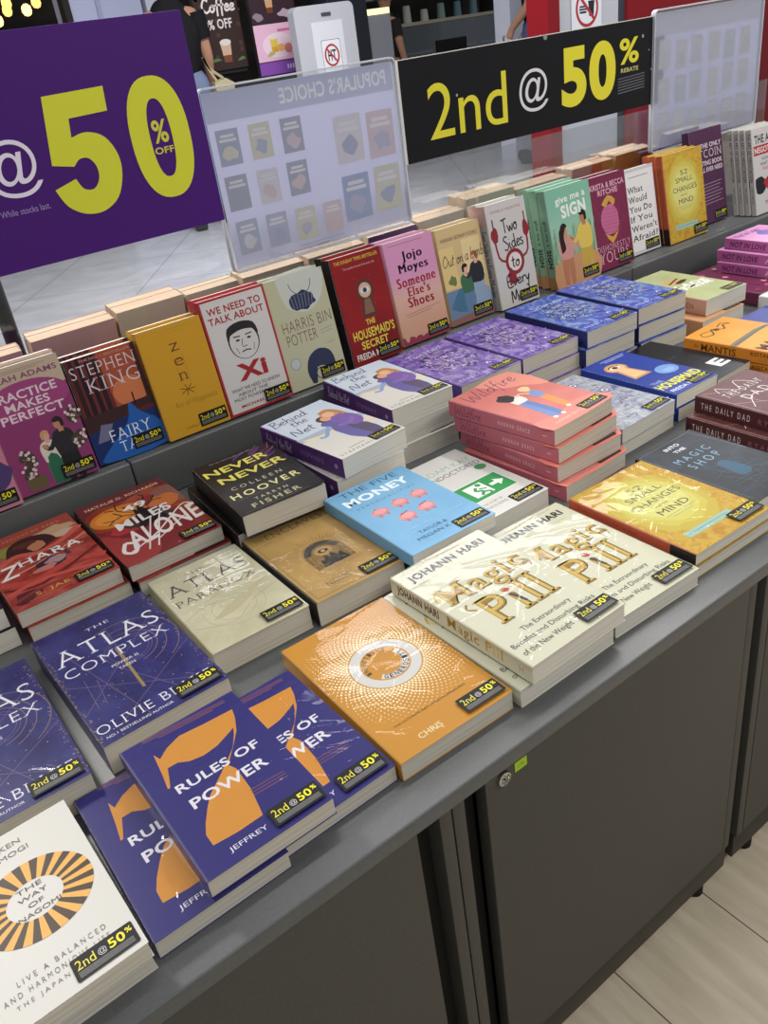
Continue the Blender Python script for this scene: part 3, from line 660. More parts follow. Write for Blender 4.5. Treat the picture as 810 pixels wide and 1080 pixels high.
def art_dad(a):
    a.lines([((6, 6), (6, 210)), ((10, 210), (60, 170)), ((6, 150), (120, 60)), ((40, 210), (40, 120))], .9, 'b09a8a'); w = 'd8d0cc'
    a.T('THE DAILY', 20, 168, 112, 184, w, 'wide', shear=.2); a.T('DAD', 36, 142, 96, 160, w, 'wide'); a.line([(28, 190), (40, 206), (60, 176), (84, 204), (104, 172)], 1.4, w, 5); a.line([(16, 120), (60, 150), (120, 110)], 1.4, w, 5); a.line([(20, 60), (70, 96), (126, 70)], 1.2, w, 5); stars(a, 40, 4, 'a88a80', 1)
def spine_dad(s): s.T('THE DAILY DAD', 12, s.H * .3, 98, s.H * .66, 'd8cfcc', 'wide'); s.T('RYAN', 112, s.H * .3, 150, s.H * .6, '8a6068', 'wide')
def art_shop(a):
    w = 'd6dbe2'; c = '7fa6c0'
    a.T('INTO', 46, 178, 78, 186, w, 'b'); a.T('THE', 50, 164, 74, 171, w, 'b'); a.T('MAGIC', 24, 138, 98, 152, c, 'wide'); a.T('SHOP', 27, 114, 91, 130, c, 'wide')
    a.poly([(56, 100), (74, 104), (80, 60), (52, 56)], '33556e', 2); a.lines([((4, 196), (120, 196)), ((4, 196), (4, 10)), ((120, 196), (128, 100))], .8, '6a7480'); R = random.Random(6)
    a.lines([((R.uniform(20, 120), R.uniform(10, 110)), (R.uniform(20, 120), R.uniform(10, 110))) for _ in range(26)], .6, '4a5c68')
def art_love(a):
    a.blob(84, 150, 24, 30, '7a64b0', .2, 12, 3); a.blob(100, 120, 20, 40, 'b06a9a', .2, 12, 4); a.ell(110, 160, 9, 10, 'd8a48c'); a.T('Not In Love', 10, 180, 100, 200, '5a3f8a', 'b'); a.blob(60, 80, 28, 36, '8a78c0', .2, 12, 5)
def spine_love(s): s.T('NOT IN LOVE', 14, s.H * .22, 104, s.H * .74, '5c2a5c', 'b', shear=.2); s.T('ALI', 124, s.H * .25, 150, s.H * .7, 'e0b8d8', 'b')
def art_floral(a):
    R = random.Random(4)
    for i in range(26):
        x, y = R.uniform(8, 130), R.uniform(8, 204); c = R.choice(['c0607a', '8a3a5c', 'd08a98', '7a3050'])
        for k in range(5): a.ell(x + 4 * cos(k * 1.26), y + 4 * sin(k * 1.26), 4, 3, c, k * 72, 8)
def art_flower(a):
    for x, y in ((30, 170), (80, 120), (110, 186)):
        for k in range(7): a.ell(x + 9 * cos(k * .9), y + 9 * sin(k * .9), 9, 6, 'b08cc0', k * 51, 10)
        a.ell(x, y, 4, 4, '7a4a7a')
# standing covers
def art_practice(a):
    W, H = a.W, a.H
    a.rect(0, H * .80, W, H, 'c5b29c'); a.poly([(0, H * .66), (W, H * .78), (W, H * .80), (W * .7, H * .88), (W * .35, H * .87), (0, H * .8)], 'c5b29c', 0); a.ell(W * .5, H * .72, W * .5, H * .15, 'a3457f')
    k = '7a3560'; w = 'e6d3dc'
    a.T('SARAH ADAMS', 6, H * .885, W - 6, H * .93, '8a4a70', 'b'); a.lines([((16, H * .965), (W - 20, H * .965)), ((28, H * .95), (W - 34, H * .95))], .8, '9a7a78')
    a.T('PRACTICE', 10, H * .74, W - 16, H * .81, w, 'b'); a.T('MAKES', 26, H * .66, W - 32, H * .725, w, 'b'); a.T('PERFECT', 14, H * .575, W - 14, H * .645, w, 'b')
    figure(a, W * .52, 3, H * .44, 'd8a890', 'c8a070', 'e0d4c8', '2f7a5c', 1); a.poly([(W * .44, 3), (W * .66, 3), (W * .58, H * .24), (W * .46, H * .24)], '2c6b52', 2); figure(a, W * .72, 0, H * .53, 'c08a70', '2c2024', '2a282c', '1e1c20', -1)
    R = random.Random(1)
    for cx, cy in ((W * .24, H * .28), (W * .9, H * .3), (W * .93, H * .5), (W * .2, H * .14)):
        a.blob(cx, cy, 11, 13, '47402f', .25, 10, int(cx))
        a.dots([(cx + R.uniform(-11, 11), cy + R.uniform(-12, 14), 2.6) for _ in range(10)], 'e2cfd2', 7); a.dots([(cx + R.uniform(-8, 8), cy + R.uniform(-8, 8), 1.3) for _ in range(5)], 'a85a70', 6)
    a.rect(W * .12, H * .02, W * .36, H * .12, '6a5a3a')
def art_left(a):
    a.blob(a.W * .75, a.H * .3, 30, 40, '4a3a6a', .2, 12, 2); a.ell(a.W * .7, a.H * .5, 14, 16, 'd89a9a')
def art_king(a):
    W, H = a.W, a.H; R = random.Random(3)
    a.poly([(W * .45, H), (W, H), (W, H * .45), (W * .5, H * .4)], '9c4a34', 0); a.ell(W * .74, H * .58, W * .24, H * .14, 'c07048')
    for x in (.06, .16, .27, .37, .93): a.poly([(W * x, H * .4), (W * (x + .07), H * .4), (W * (x + .055), H), (W * x, H)], R.choice(['2c1a1e', '38201f', '241620']))
    a.rect(0, 0, W, H * .36, '1a2c60'); a.poly([(0, H * .3), (W, H * .42), (W, H * .48), (0, H * .46)], '3a2226', 0)
    a.poly([(W * .64, H * .47), (W * .68, H * .47), (W * .78, H * .36), (W, H * .22), (W, 0), (W * .1, 0), (W * .2, H * .12), (W * .55, H * .3)], '2358a4', 3); a.rect(W * .735, H * .44, W * .755, H * .56, '181418'); a.poly([(W * .08, H * .2), (W * .2, H * .36), (W * .36, H * .34), (W * .24, H * .2)], '6a6a8a')
    w = 'c9bdc4'; a.T('STEPHEN', 6, H * .82, W - 6, H * .93, w, 'serif'); a.T('KING', 24, H * .66, W - 8, H * .79, w, 'serif'); a.T('THE NO. 1 BESTSELLER', 24, H * .952, W - 10, H * .975, 'c09080', 'r')
    a.T('FAIRY', 30, H * .17, W * .86, H * .28, 'd4dce8', 'serif'); a.T('TALE', 42, H * .05, W * .8, H * .15, 'd4dce8', 'serif')
def art_zen(a):
    W, H = a.W, a.H; k = '5a2f1c'
    for i, ch in enumerate('zen'): a.T(ch, W * .43, H * (.76 - i * .135), W * .57, H * (.83 - i * .135), k, 'serif')
    a.lines([((W * .3, H * .955), (W * .9, H * .955)), ((W * .34, H * .925), (W * .72, H * .925))], 1, 'b08a30')
    for k2 in range(7): a.line([(W * .5, H * .4), (W * .5 + 14 * cos(k2 * .9), H * .4 + 10 * sin(k2 * .9))], 1.5, '7a5018')
    a.lines([((W * .44, H * .46), (W * .44, H * .7)), ((W * .58, H * .46), (W * .58, H * .72))], .6, '9a6a20')
    a.T('Art of Happiness', W * .22, H * .25, W * .9, H * .315, '8a6420', 'serif', shear=.2); a.T('CHRIS P', W * .3, H * .05, W * .52, H * .075, '8a6420', 'r')
def art_xi(a):
    W, H = a.W, a.H; r = 'a8282c'; k = '2a2628'
    a.rect(0, 0, W, H, 'b0303a'); a.rect(4, 4, W - 4, H - 4, 'd6d3d2')
    a.T('WE NEED TO', 12, H * .865, W - 12, H * .925, r, 'b'); a.T('TALK ABOUT', 10, H * .785, W - 10, H * .845, r, 'b')
    cx, cy = W * .5, H * .595
    a.ell(cx, cy, W * .235, H * .155, k); a.ell(cx, cy - 2, W * .215, H * .14, 'd6d3d2'); a.poly([(cx - W * .235, cy + 6), (cx - W * .2, cy + H * .13), (cx, cy + H * .165), (cx + W * .2, cy + H * .13), (cx + W * .24, cy + 6), (cx + W * .18, cy + H * .075), (cx, cy + H * .095), (cx - W * .17, cy + H * .07)], k, 3)
    for s in (-1, 1): a.line([(cx + s * 5, cy + 9), (cx + s * 18, cy + 10)], 2, k); a.ell(cx + s * 11, cy + 3, 4, 1.8, k)
    a.line([(cx - 2, cy + 4), (cx - 5, cy - 9), (cx + 4, cy - 9)], 1.2, k, 3); a.line([(cx - 9, cy - 18), (cx, cy - 16), (cx + 9, cy - 18)], 2, k, 3); a.line([(cx - 18, cy - 8), (cx - 14, cy - 20)], 1, k); a.line([(cx + 18, cy - 8), (cx + 14, cy - 20)], 1, k)
    a.T('Xi', W * .27, H * .27, W * .73, H * .415, r, 'x'); a.T('WHAT WE NEED TO KNOW', 14, H * .195, W - 16, H * .225, k, 'r'); a.T('ABOUT THE', 24, H * .155, W * .66, H * .182, k, 'r'); a.T('MOST POWERFUL', 14, H * .115, W * .7, H * .142, k, 'r'); a.T('MICHAEL', 24, H * .05, W * .56, H * .075, r, 'b')
def art_potter(a):
    W, H = a.W, a.H; k = '2f3550'
    a.poly([(W * .2, H), (W * .95, H), (W * .88, H * .76), (W * .6, H * .66), (W * .28, H * .74)], 'bcc0b8', 3); a.blob(W * .56, H * .76, 26, 17, k, .18, 14, 3)
    a.lines([((W * (.4 + .05 * i), H * .7), (W * (.38 + .06 * i), H * .82)) for i in range(7)], .9, '8a90a0'); a.ring(W * .58, H * .93, 22, 23.5, '5a6070', 180, 360, 20)
    a.T('HARRIS BIN', W * .12, H * .52, W * .96, H * .62, '6a5a4a', 't', rot=0); a.T('POTTER', W * .14, H * .40, W * .66, H * .50, '6a5a4a', 't')
    a.poly([(W * .38, 4), (W * .34, H * .14), (W * .42, H * .26), (W * .6, H * .31), (W * .78, H * .27), (W * .84, H * .16), (W * .8, 4), (W * .72, H * .12), (W * .52, H * .15), (W * .46, 4)], k, 3); a.ell(W * .18, H * .24, 11, 11, '8f98a4'); a.ell(W * .18, H * .24, 9, 9, 'b4bab4'); a.ring(W * .56, H * .09, 9, 10.5, k)
    a.lines([((W * .72, H * .46), (W * .94, H * .47)), ((W * .72, H * .43), (W * .92, H * .44)), ((W * .78, H * .33), (W * .92, H * .34))], 1, '8a8270')
def art_house(a):
    W, H = a.W, a.H
    a.ell(W * .54, H * .66, 19, 19, '4a3a34'); a.poly([(W * .46, H * .6), (W * .62, H * .6), (W * .68, H * .42), (W * .4, H * .42)], '4a3a34'); a.ell(W * .54, H * .66, 14, 14, 'c9a890'); a.poly([(W * .49, H * .58), (W * .6, H * .58), (W * .64, H * .445), (W * .44, H * .445)], '80604c'); a.ell(W * .54, H * .66, 10, 6, 'e0d0c4'); a.ell(W * .54, H * .66, 5, 5, '45627a'); a.ell(W * .54, H * .66, 2.4, 2.4, '1a1a20')
    for s in (-1, 1):
        for q in (.52, .78): a.dots([(W * .54 + s * 17, H * q, 1.2)], '6a5a50')
    y = 'd8c64a'; a.T('THE', W * .42, H * .35, W * .6, H * .40, y, 'b'); a.T('HOUSEMAID\'S', W * .12, H * .235, W * .95, H * .325, y, 'b'); a.T('SECRET', W * .24, H * .14, W * .78, H * .215, y, 'b'); a.T('FREIDA M', W * .1, H * .05, W * .56, H * .11, 'e0d8d4', 'b'); a.T('THE SUNDAY TIMES BESTSELLER', 10, H * .935, W - 8, H * .965, 'd8c64a', 'r'); a.T('The perfect house has one rule.', 26, H * .87, W - 18, H * .895, 'c8b0a8', 'r')
def art_jojo(a):
    W, H = a.W, a.H; k = '2a2028'; r = 'a8304c'
    a.T('Jojo', W * .32, H * .775, W * .74, H * .885, k, 'did'); a.T('Moyes', W * .2, H * .665, W * .82, H * .77, k, 'did'); a.T('Someone', W * .12, H * .555, W * .92, H * .65, r, 'did'); a.T('Else\'s', W * .3, H * .455, W * .76, H * .545, r, 'did'); a.T('Shoes', W * .26, H * .35, W * .8, H * .445, r, 'did')
    a.lines([((W * .16, H * .29), (W * .9, H * .31)), ((W * .2, H * .265), (W * .7, H * .28)), ((W * .1, H * .96), (W * .8, H * .96))], .9, '8a6068')
    R = random.Random(2); p = [(0, 0)] + [(W * i / 26, H * (.03 + R.uniform(0, .06))) for i in range(27)] + [(W, 0)]
    a.poly(p, '8a3a50')
def art_limb(a):
    W, H = a.W, a.H
    a.rect(0, H * .38, W * .33, H * .8, 'd6bd80'); a.rect(W * .52, H * .42, W * .95, H * .84, 'dac490'); a.poly([(0, 0), (W, 0), (W, H * .2), (W * .6, H * .36), (0, H * .36)], '6a7f9c', 0); a.poly([(0, 0), (W, 0), (W, H * .1), (0, H * .06)], '8a5f5c', 0)
    a.poly([(W * .05, H * .18), (W * .3, H * .36), (W * .55, H * .3), (W * .4, H * .1)], '47708a', 2); figure(a, W * .5, H * .08, H * .52, 'd8a890', '2c2024', '3f6a4c', '5f7c9c', 1); figure(a, W * .76, H * .14, H * .56, 'd8a890', 'a86038', '2c2c34', '8fa2b4', -1)
    a.poly([(W * .6, H * .1), (W * .95, H * .06), (W * .98, H * .28), (W * .7, H * .32)], '8b9fb6', 2); a.blob(W * .2, H * .46, 10, 10, '6a7a48', .3, 10, 3)
    k = '3a3230'; a.pen('Out on a Limb', W * .05, H * .62, W * .98, H * .74, k, 1.5, 3, .2); a.T('HANNAH BONAM-YOUNG', 10, H * .86, W - 10, H * .9, '6a5a48', 'r')
def art_two(a):
    W, H = a.W, a.H; k = '2c2426'; r = '8a2c34'
    a.T('DANIELLE VALENTINE', 14, H * .91, W - 14, H * .935, '9a6a6a', 'r')
    a.pen('Two', W * .34, H * .71, W * .72, H * .84, k, 3, 4); a.pen('Sides', W * .32, H * .55, W * .8, H * .68, k, 3, 4)
    a.ell(W * .53, H * .42, 27, 27, r); a.ell(W * .53, H * .42, 19, 19, 'd8cfc8'); a.blob(W * .4, H * .28, 14, 16, r, .35, 12, 4); a.line([(W * .12, H * .76), (W * .16, H * .5), (W * .34, H * .44)], 5, r, 3); a.blob(W * .14, H * .7, 9, 16, r, .25, 10, 5); a.line([(W * .92, H * .74), (W * .9, H * .5), (W * .72, H * .44)], 5, r, 3); a.blob(W * .92, H * .7, 9, 16, r, .25, 10, 6); a.rect(W * .12, H * .74, W * .15, H * .86, '5a3a34'); a.rect(W * .91, H * .74, W * .94, H * .86, '5a3a34')
    a.pen('to', W * .44, H * .37, W * .64, H * .47, k, 3); a.pen('Every', W * .26, H * .2, W * .82, H * .31, k, 3, 4); a.pen('Murder', W * .3, H * .04, W * .98, H * .16, k, 3.2, 2)
def spine_two(s): s.rect(0, 0, 40, s.H, 'c9a49c'); s.pen('Two Sides to Every Murder', 48, s.H * .25, 188, s.H * .75, '3a3034', 1.2)
def art_sign(a):
    W, H = a.W, a.H; R = random.Random(5)
    a.lines([((x, H * .25), (x + R.uniform(-9, 9), H * R.uniform(.45, .62))) for x in [R.uniform(4, W - 4) for _ in range(60)]], 1.5, '6f9470')
    a.poly([(0, 0), (W, 0), (W, H * .26), (W * .5, H * .3), (0, H * .24)], 'c08f6a', 2)
    figure(a, W * .3, H * .02, H * .62, 'c78f6a', '2a1e1e', 'c98f88', 'b0765a', 1); a.poly([(W * .2, H * .34), (W * .18, H * .54), (W * .27, H * .62), (W * .34, H * .6), (W * .28, H * .5), (W * .3, H * .38)], '2a1e1e', 3)
    figure(a, W * .76, H * .06, H * .66, 'b07a54', '231a18', 'd8bc5c', 'c0a04c', -1)
    w = 'e6ebe2'; a.T('give me a', W * .2, H * .82, W * .88, H * .91, w, 'b', rot=3); a.T('SIGN', W * .3, H * .69, W * .86, H * .82, w, 'x', rot=3)
def spine_sign(s): s.T('give me a', 62, s.H * .3, 116, s.H * .72, '3a4a3c', 'b'); s.T('SIGN', 124, s.H * .24, 164, s.H * .78, '2e382e', 'x'); s.rect(184, 0, s.W, s.H, 'ab7f58')
def art_yours(a):
    W, H = a.W, a.H; R = random.Random(3)
    a.lines([((R.uniform(0, W), R.uniform(H * .2, H * .9)), (R.uniform(0, W), R.uniform(H * .2, H * .9))) for _ in range(18)], .8, '8a3a58')
    a.blob(W * .48, H * .52, 30, 34, 'c06a90', .06, 16, 3); a.lines([((W * .28 + 7 * i, H * .38), (W * .34 + 7 * i, H * .66)) for i in range(8)] + [((W * .28, H * (.4 + .04 * i)), (W * .7, H * (.38 + .04 * i))) for i in range(7)], .7, '8f3f68')
    a.poly([(W * .3, H * .4), (W * .48, H * .26), (W * .68, H * .4), (W * .5, H * .33)], 'c89a48', 2); a.poly([(W * .3, H * .7), (W * .4, H * .66), (W * .5, H * .72), (W * .6, H * .66), (W * .66, H * .72), (W * .48, H * .78)], 'c89a48', 2)
    p = 'd8a8bc'; a.T('KRISTA & BECCA', 6, H * .86, W - 6, H * .92, p, 'b'); a.T('RITCHIE', 30, H * .79, W - 30, H * .85, p, 'b'); a.T('DISHONESTLY', 6, H * .2, W - 6, H * .265, p, 'serif'); a.T('YOURS', 10, H * .07, W - 14, H * .19, p, 'serif')
def art_what(a):
    W, H = a.W, a.H; k = '2a2628'
    a.rect(0, 0, W, H, 'c5c3c6'); a.rect(6, 8, W - 3, H - 8, 'e0dedd')
    for i, s in enumerate(('What', 'Would', 'You Do', 'If You', 'Weren\'t', 'Afraid?')): a.T(s, 12, H * (.72 - i * .112), 16 + len(s) * 13, H * (.79 - i * .112), k, 'sb')
    a.lines([((20, H * .9), (W - 20, H * .9))], 2, '9a98a0')
def art_coin(a):
    W, H = a.W, a.H; w = 'd6cbd4'
    for i, (s, x0) in enumerate((('THE ONLY', .3), ('BITCOIN', .06), ('INVESTING BOOK', .06), ('YOU\'LL EVER NEED', .06))):
        y = (.8, .7, .62, .55)[i]; hh = (.05, .085, .05, .05)[i]; a.T(s, W * x0, H * y, W * .96, H * (y + hh), w, 'b' if i != 1 else 'serif')
    a.lines([((W * .3, H * (.42 - .035 * i)), (W * (.9 - .05 * (i % 3)), H * (.43 - .035 * i))) for i in range(7)], 1.4, 'a894a4')
def art_neg(a):
    W, H = a.W, a.H; k = '26262a'; r = 'b02c34'
    a.T('THE ART OF', 12, H * .82, W - 10, H * .92, k, 'b'); a.rect(6, H * .69, W - 4, H * .8, r); a.T('NEGOTIATION', 10, H * .71, W - 8, H * .78, 'e6e2e0', 'b'); a.T('HOW TO GET', 40, H * .62, W - 30, H * .66, k, 'r'); a.T('WHAT YOU WANT', 32, H * .56, W - 22, H * .6, k, 'r'); a.T('EVERY TIME', 42, H * .505, W - 34, H * .54, r, 'r')
    a.poly([(6, H * .42), (34, H * .44), (56, H * .34), (36, H * .24), (8, H * .26)], k, 2); a.poly([(40, H * .36), (70, H * .44), (110, H * .4), (100, H * .24), (66, H * .24)], r, 2); a.T('TIM CASTLE', 42, H * .1, W - 26, H * .145, r, 'b')
def spine_neg(s): s.T('THE ART OF NEGOTIATION', 8, s.H * .2, 128, s.H * .8, '5a3438', 'b'); s.T('TIM CASTLE', 140, s.H * .28, 182, s.H * .72, '55504f', 'r')
# ---------------------------------------------------------------- the room
def floor_planks():
    m = bpy.data.materials.new('wood_plank_tile'); m.use_nodes = True; N, L = nodes(m); b = N['Principled BSDF']
    tc = N.new('ShaderNodeTexCoord'); mp = N.new('ShaderNodeMapping'); mp.inputs['Location'].default_value = (-0.779, -0.15, 0); L.new(tc.outputs['Object'], mp.inputs[0])
    br = N.new('ShaderNodeTexBrick'); br.inputs['Scale'].default_value = 1; br.inputs['Brick Width'].default_value = 0.9; br.inputs['Row Height'].default_value = 0.2
    br.inputs['Mortar Size'].default_value = 0.0012; br.inputs['Color1'].default_value = srgb('d6c9b0'); br.inputs['Color2'].default_value = srgb('dfd2bb'); br.inputs['Mortar'].default_value = srgb('6a6052')
    mp2 = N.new('ShaderNodeMapping'); mp2.inputs['Rotation'].default_value = (0, 0, radians(90)); L.new(mp.outputs[0], mp2.inputs[0]); L.new(mp2.outputs[0], br.inputs['Vector'])
    n = N.new('ShaderNodeTexNoise'); n.inputs['Scale'].default_value = 3.0; n.inputs['Detail'].default_value = 6; mp3 = N.new('ShaderNodeMapping'); mp3.inputs['Scale'].default_value = (14, 2, 1); L.new(tc.outputs['Object'], mp3.inputs[0]); L.new(mp3.outputs[0], n.inputs['Vector'])
    r = N.new('ShaderNodeValToRGB'); r.color_ramp.elements[0].position = .35; r.color_ramp.elements[0].color = (0.72, 0.70, 0.66, 1); r.color_ramp.elements[1].position = .65; r.color_ramp.elements[1].color = (1, 1, 1, 1); L.new(n.outputs['Fac'], r.inputs[0])
    mx = N.new('ShaderNodeMix'); mx.data_type = 'RGBA'; mx.blend_type = 'MULTIPLY'; mx.inputs['Factor'].default_value = .7; L.new(br.outputs['Color'], mx.inputs['A']); L.new(r.outputs[0], mx.inputs['B'])
    L.new(mx.outputs['Result'], b.inputs['Base Color']); b.inputs['Roughness'].default_value = .45
    return m
def floor_marble():
    m = bpy.data.materials.new('mall_floor_tile'); m.use_nodes = True; N, L = nodes(m); b = N['Principled BSDF']
    tc = N.new('ShaderNodeTexCoord'); mp = N.new('ShaderNodeMapping'); mp.inputs['Rotation'].default_value = (0, 0, 0.62); L.new(tc.outputs['Object'], mp.inputs[0])
    br = N.new('ShaderNodeTexBrick'); br.inputs['Scale'].default_value = 1; br.inputs['Brick Width'].default_value = 0.8; br.inputs['Row Height'].default_value = 0.8; br.offset = 0
    br.inputs['Mortar Size'].default_value = 0.004; br.inputs['Color1'].default_value = srgb('c2c2c6'); br.inputs['Color2'].default_value = srgb('c8c8cb'); br.inputs['Mortar'].default_value = srgb('96979c')
    L.new(mp.outputs[0], br.inputs['Vector'])
    n = N.new('ShaderNodeTexNoise'); n.inputs['Scale'].default_value = 2.2; n.inputs['Detail'].default_value = 8; n.inputs['Distortion'].default_value = 1.5; L.new(tc.outputs['Object'], n.inputs['Vector'])
    r = N.new('ShaderNodeValToRGB'); r.color_ramp.elements[0].position = .38; r.color_ramp.elements[0].color = (.86, .86, .88, 1); r.color_ramp.elements[1].position = .6; r.color_ramp.elements[1].color = (1, 1, 1, 1); L.new(n.outputs['Fac'], r.inputs[0])
    mx = N.new('ShaderNodeMix'); mx.data_type = 'RGBA'; mx.blend_type = 'MULTIPLY'; mx.inputs['Factor'].default_value = 1; L.new(br.outputs['Color'], mx.inputs['A']); L.new(r.outputs[0], mx.inputs['B'])
    L.new(mx.outputs['Result'], b.inputs['Base Color']); b.inputs['Roughness'].default_value = .25
    return m
def struct(name, mb): o = mb.build(name); o['kind'] = 'structure'; return o
mb = MB(); mb.box(-4, -3, -0.05, 9, 2.35, 0, floor_planks()); struct('floor', mb)
mb = MB(); mb.box(-4, 2.35, -0.05, 16, 14, -0.0006, floor_marble()); struct('floor_mall', mb)
def zz(mb, x0, y0, z0, x1, y1, z1, mat, b=0): mb.box(x0, y0, z0 + Z0, x1, y1, z1 + Z0, mat, b)   # heights given above the worktop
mb = MB(); mb.box(-4, 11.0, 0, 16, 11.2, 4, MN('dark_shop_back', [(.3, '15130f'), (.5, '2a2520'), (.7, '3a352e')], (1.2, 1, 3), 3)); struct('wall_back', mb)
GREYW = M('b4b6bd', .35)
mb = MB(); zz(mb, 4.729, 4.4, -Z0, 5.356, 4.55, 2.6, GREYW); struct('wall_right', mb)
mb = MB(); zz(mb, 4.62, 4.36, -Z0, 4.729, 4.55, 2.6, M('7c1820', .35)); struct('trim_1', mb)
mb = MB(); zz(mb, 5.356, 4.40, -Z0, 5.43, 4.55, 2.6, M('3a3d44', .4)); struct('trim_2', mb)
mb = MB(); zz(mb, 5.43, 4.38, -Z0, 9.0, 4.55, 2.6, M('7a161e', .35)); struct('wall_side', mb)
mb = MB(); zz(mb, 6.09, 6.2, -Z0, 6.30, 6.4, 2.6, M('c3c5d2', .4)); struct('trim_3', mb)
mb = MB(); zz(mb, 2.83, 8.0, -Z0, 3.46, 8.4, 2.6, M('bfc3de', .4), 0.01); zz(mb, 3.05, 7.985, -Z0, 3.09, 8.0, 2.6, M('a9aec8', .4)); zz(mb, 3.5, 8.0, -Z0, 3.66, 8.3, 2.6, M('d2d4e2', .4)); zz(mb, 2.77, 7.98, -Z0, 2.825, 8.1, 2.6, M('2a2724', .5)); struct('wall_far', mb)

# ---------------------------------------------------------------- the display furniture
LAM = MN('grey_laminate', [(.3, '535556'), (.7, '5a5c5d')], (300, 300, 300), 2, 0, .34, spec=.5)
DOOR = MN('door_laminate', [(.3, '4a4843'), (.7, '4f4d48')], (220, 220, 220), 2, 0, .5)
DARK = M('2c2b2a', .6); BLACK = M('151515', .6)
t = empty('worktop', (0, 0, Z0), 'long dark grey laminate worktop carrying the flat piles of books', 'worktop')
mb = MB(); mb.box(-1.0, .452, -.021, 3.2, 2.2, 0, LAM, .0025); mb.build('top_board', t, smooth=40)
def step(x0, x1, label):
    t = empty('step_shelf', (x0, 1.265, Z0), label, 'shelf', 'step shelves at the back of the worktop')
    mb = MB(); w = x1 - x0
    mb.box(0.0006, 0, 0.0005, w - .0006, .018, STEP_Z, LAM, .003); mb.build('riser', t, smooth=40)
    mb = MB(); mb.box(0.0006, .0182, STEP_Z - .018, w - .0006, .60, STEP_Z, LAM, .001); mb.build('shelf_board', t, smooth=40)
    mb = MB(); mb.box(.001, .582, .0005, w - .001, .6, STEP_Z - .0185, LAM); mb.build('back_riser', t)
step(-.40, .343, 'grey step shelf under the purple flower-border book, left of the first joint')
step(.3435, .97, 'grey step shelf under the yellow and red-bordered books, with a bright streak on its edge')
step(.9705, 1.599, 'grey step shelf under the green summer-couple book, behind the purple and blue piles')
step(1.5995, 3.1, 'grey step shelf under the yellow mind book at the far right')
STEEL = M('b8b6b0', .22, 1.0)
def cabinet(x0, x1, label, grip, lock=False):
    """grip 'l' / 'r': side of the door that has the finger recess, 'n': plain"""
    t = empty('display_cabinet', (x0, .455, 0), label, 'cabinet', 'grey cabinets under the worktop'); w = x1 - x0; H = Z0 - .0215; pb = .024; pt = .075
    mb = MB()
    for a, b in ((.0004, .0155), (w - .0155, w - .0004)): mb.box(a, 0, pt, b, 1.60, H, DOOR, .0008)
    mb.box(.0156, 1.585, pt, w - .0156, 1.60, H, DOOR); mb.box(.0156, .02, pt, w - .0156, 1.584, pt + .016, DOOR)
    mb.build('carcass', t, smooth=40)
    d0, d1 = .0165, w - .0165
    if grip == 'l': d0 = .043
    if grip == 'r': d1 = w - .043
    mb = MB(); mb.box(d0, -.0005, pt + .003, d1, .0175, H - .001, DOOR, .0012); dr = mb.build('door', t, smooth=40)
    if grip in 'lr':
        a, b = (.0157, .0428) if grip == 'l' else (w - .0428, w - .0157)
        mb = MB(); mb.box(a, .022, pt + .003, b, .03, H - .001, M('191817', .7)); mb.build('finger_recess', t)
    mb = MB(); mb.box(.0004, .004, pb, w - .0004, .02, pt - .001, M('3a3630', .45), .0008); mb.build('plinth', t, smooth=40)
    for fx in (.055, w - .055):
        for fy in (.019, 1.5): mb = MB(); mb.cyl((fx, fy, 0), .014, pb + .004, BLACK, 20); mb.build('foot', t, smooth=40)
    return t, dr
cabinet(-.19, .3185, 'grey cabinet at bottom left of the picture, door edge beside a dark finger recess', 'r')
c2, d2 = cabinet(.3195, .829, 'grey cabinet with round metal lock and green tag near its top corner', 'l')
cabinet(.849, 1.36, 'grey cabinet at far right, across the narrow black gap', 'n')
lx, lz = .386 - .3195, Z0 - .0315
mb = MB(); mb.lathe((lx, -.0012, lz), [(.0001, -.0022), (.0022, -.0026), (.0030, -.0010), (.0058, -.0012), (.0066, -.0034), (.0082, -.0030), (.0088, 0), (.0088, .002)], STEEL, 28, 'y', False); mb.box(lx - .0004, -.0044, lz - .0018, lx + .0004, -.0034, lz + .0018, BLACK)
o = mb.build('lock', d2, smooth=50); o['label'] = 'round chrome key lock'
mb = MB(); gx = .411 - .3195; mb.box(gx - .0085, -.0012, lz - .0062 + .001, gx + .0085, -.0006, lz + .0062 + .001, M('9fc22e', .5))
a = Art(mb, lambda x, y, L: (gx + x / 1000, -.0013 - L * 1e-5, lz + .001 + y / 1000)); a.T('18', -4, -2.5, 4, 2.5, '7f9f2a', 'r')
o = mb.build('number_tag', d2); o['label'] = 'bright green sticker beside the lock'

# ---------------------------------------------------------------- signs on the display
ACR = clear_material('clear_acrylic', (0.97, 0.975, 0.98, 1), 0.02, 0.45, 0.03)
ACE = M('c9ccd4', .25)
def divider(x0, x1, label):
    t = empty('acrylic_divider', ((x0 + x1) / 2, 1.452, Z0 + STEP_Z), label, 'divider', 'clear panels along the middle of the step'); w = (x1 - x0) / 2 - .001
    mb = MB(); mb.box(-w, -.0015, .0005, w, .0015, .30, ACR); mb.build('clear_sheet', t)
    mb = MB(); mb.box(-w, -.012, .0003, w, -.002, .012, ACR); mb.box(-w, .002, .0003, w, .012, .012, ACR); mb.build('foot_rail', t)
divider(-.15, .70, 'clear acrylic panel standing below the purple sale sign'); divider(.701, 1.30, 'clear acrylic panel below the left pale poster holder'); divider(1.301, 2.4, 'clear acrylic panel standing below the black sale sign')

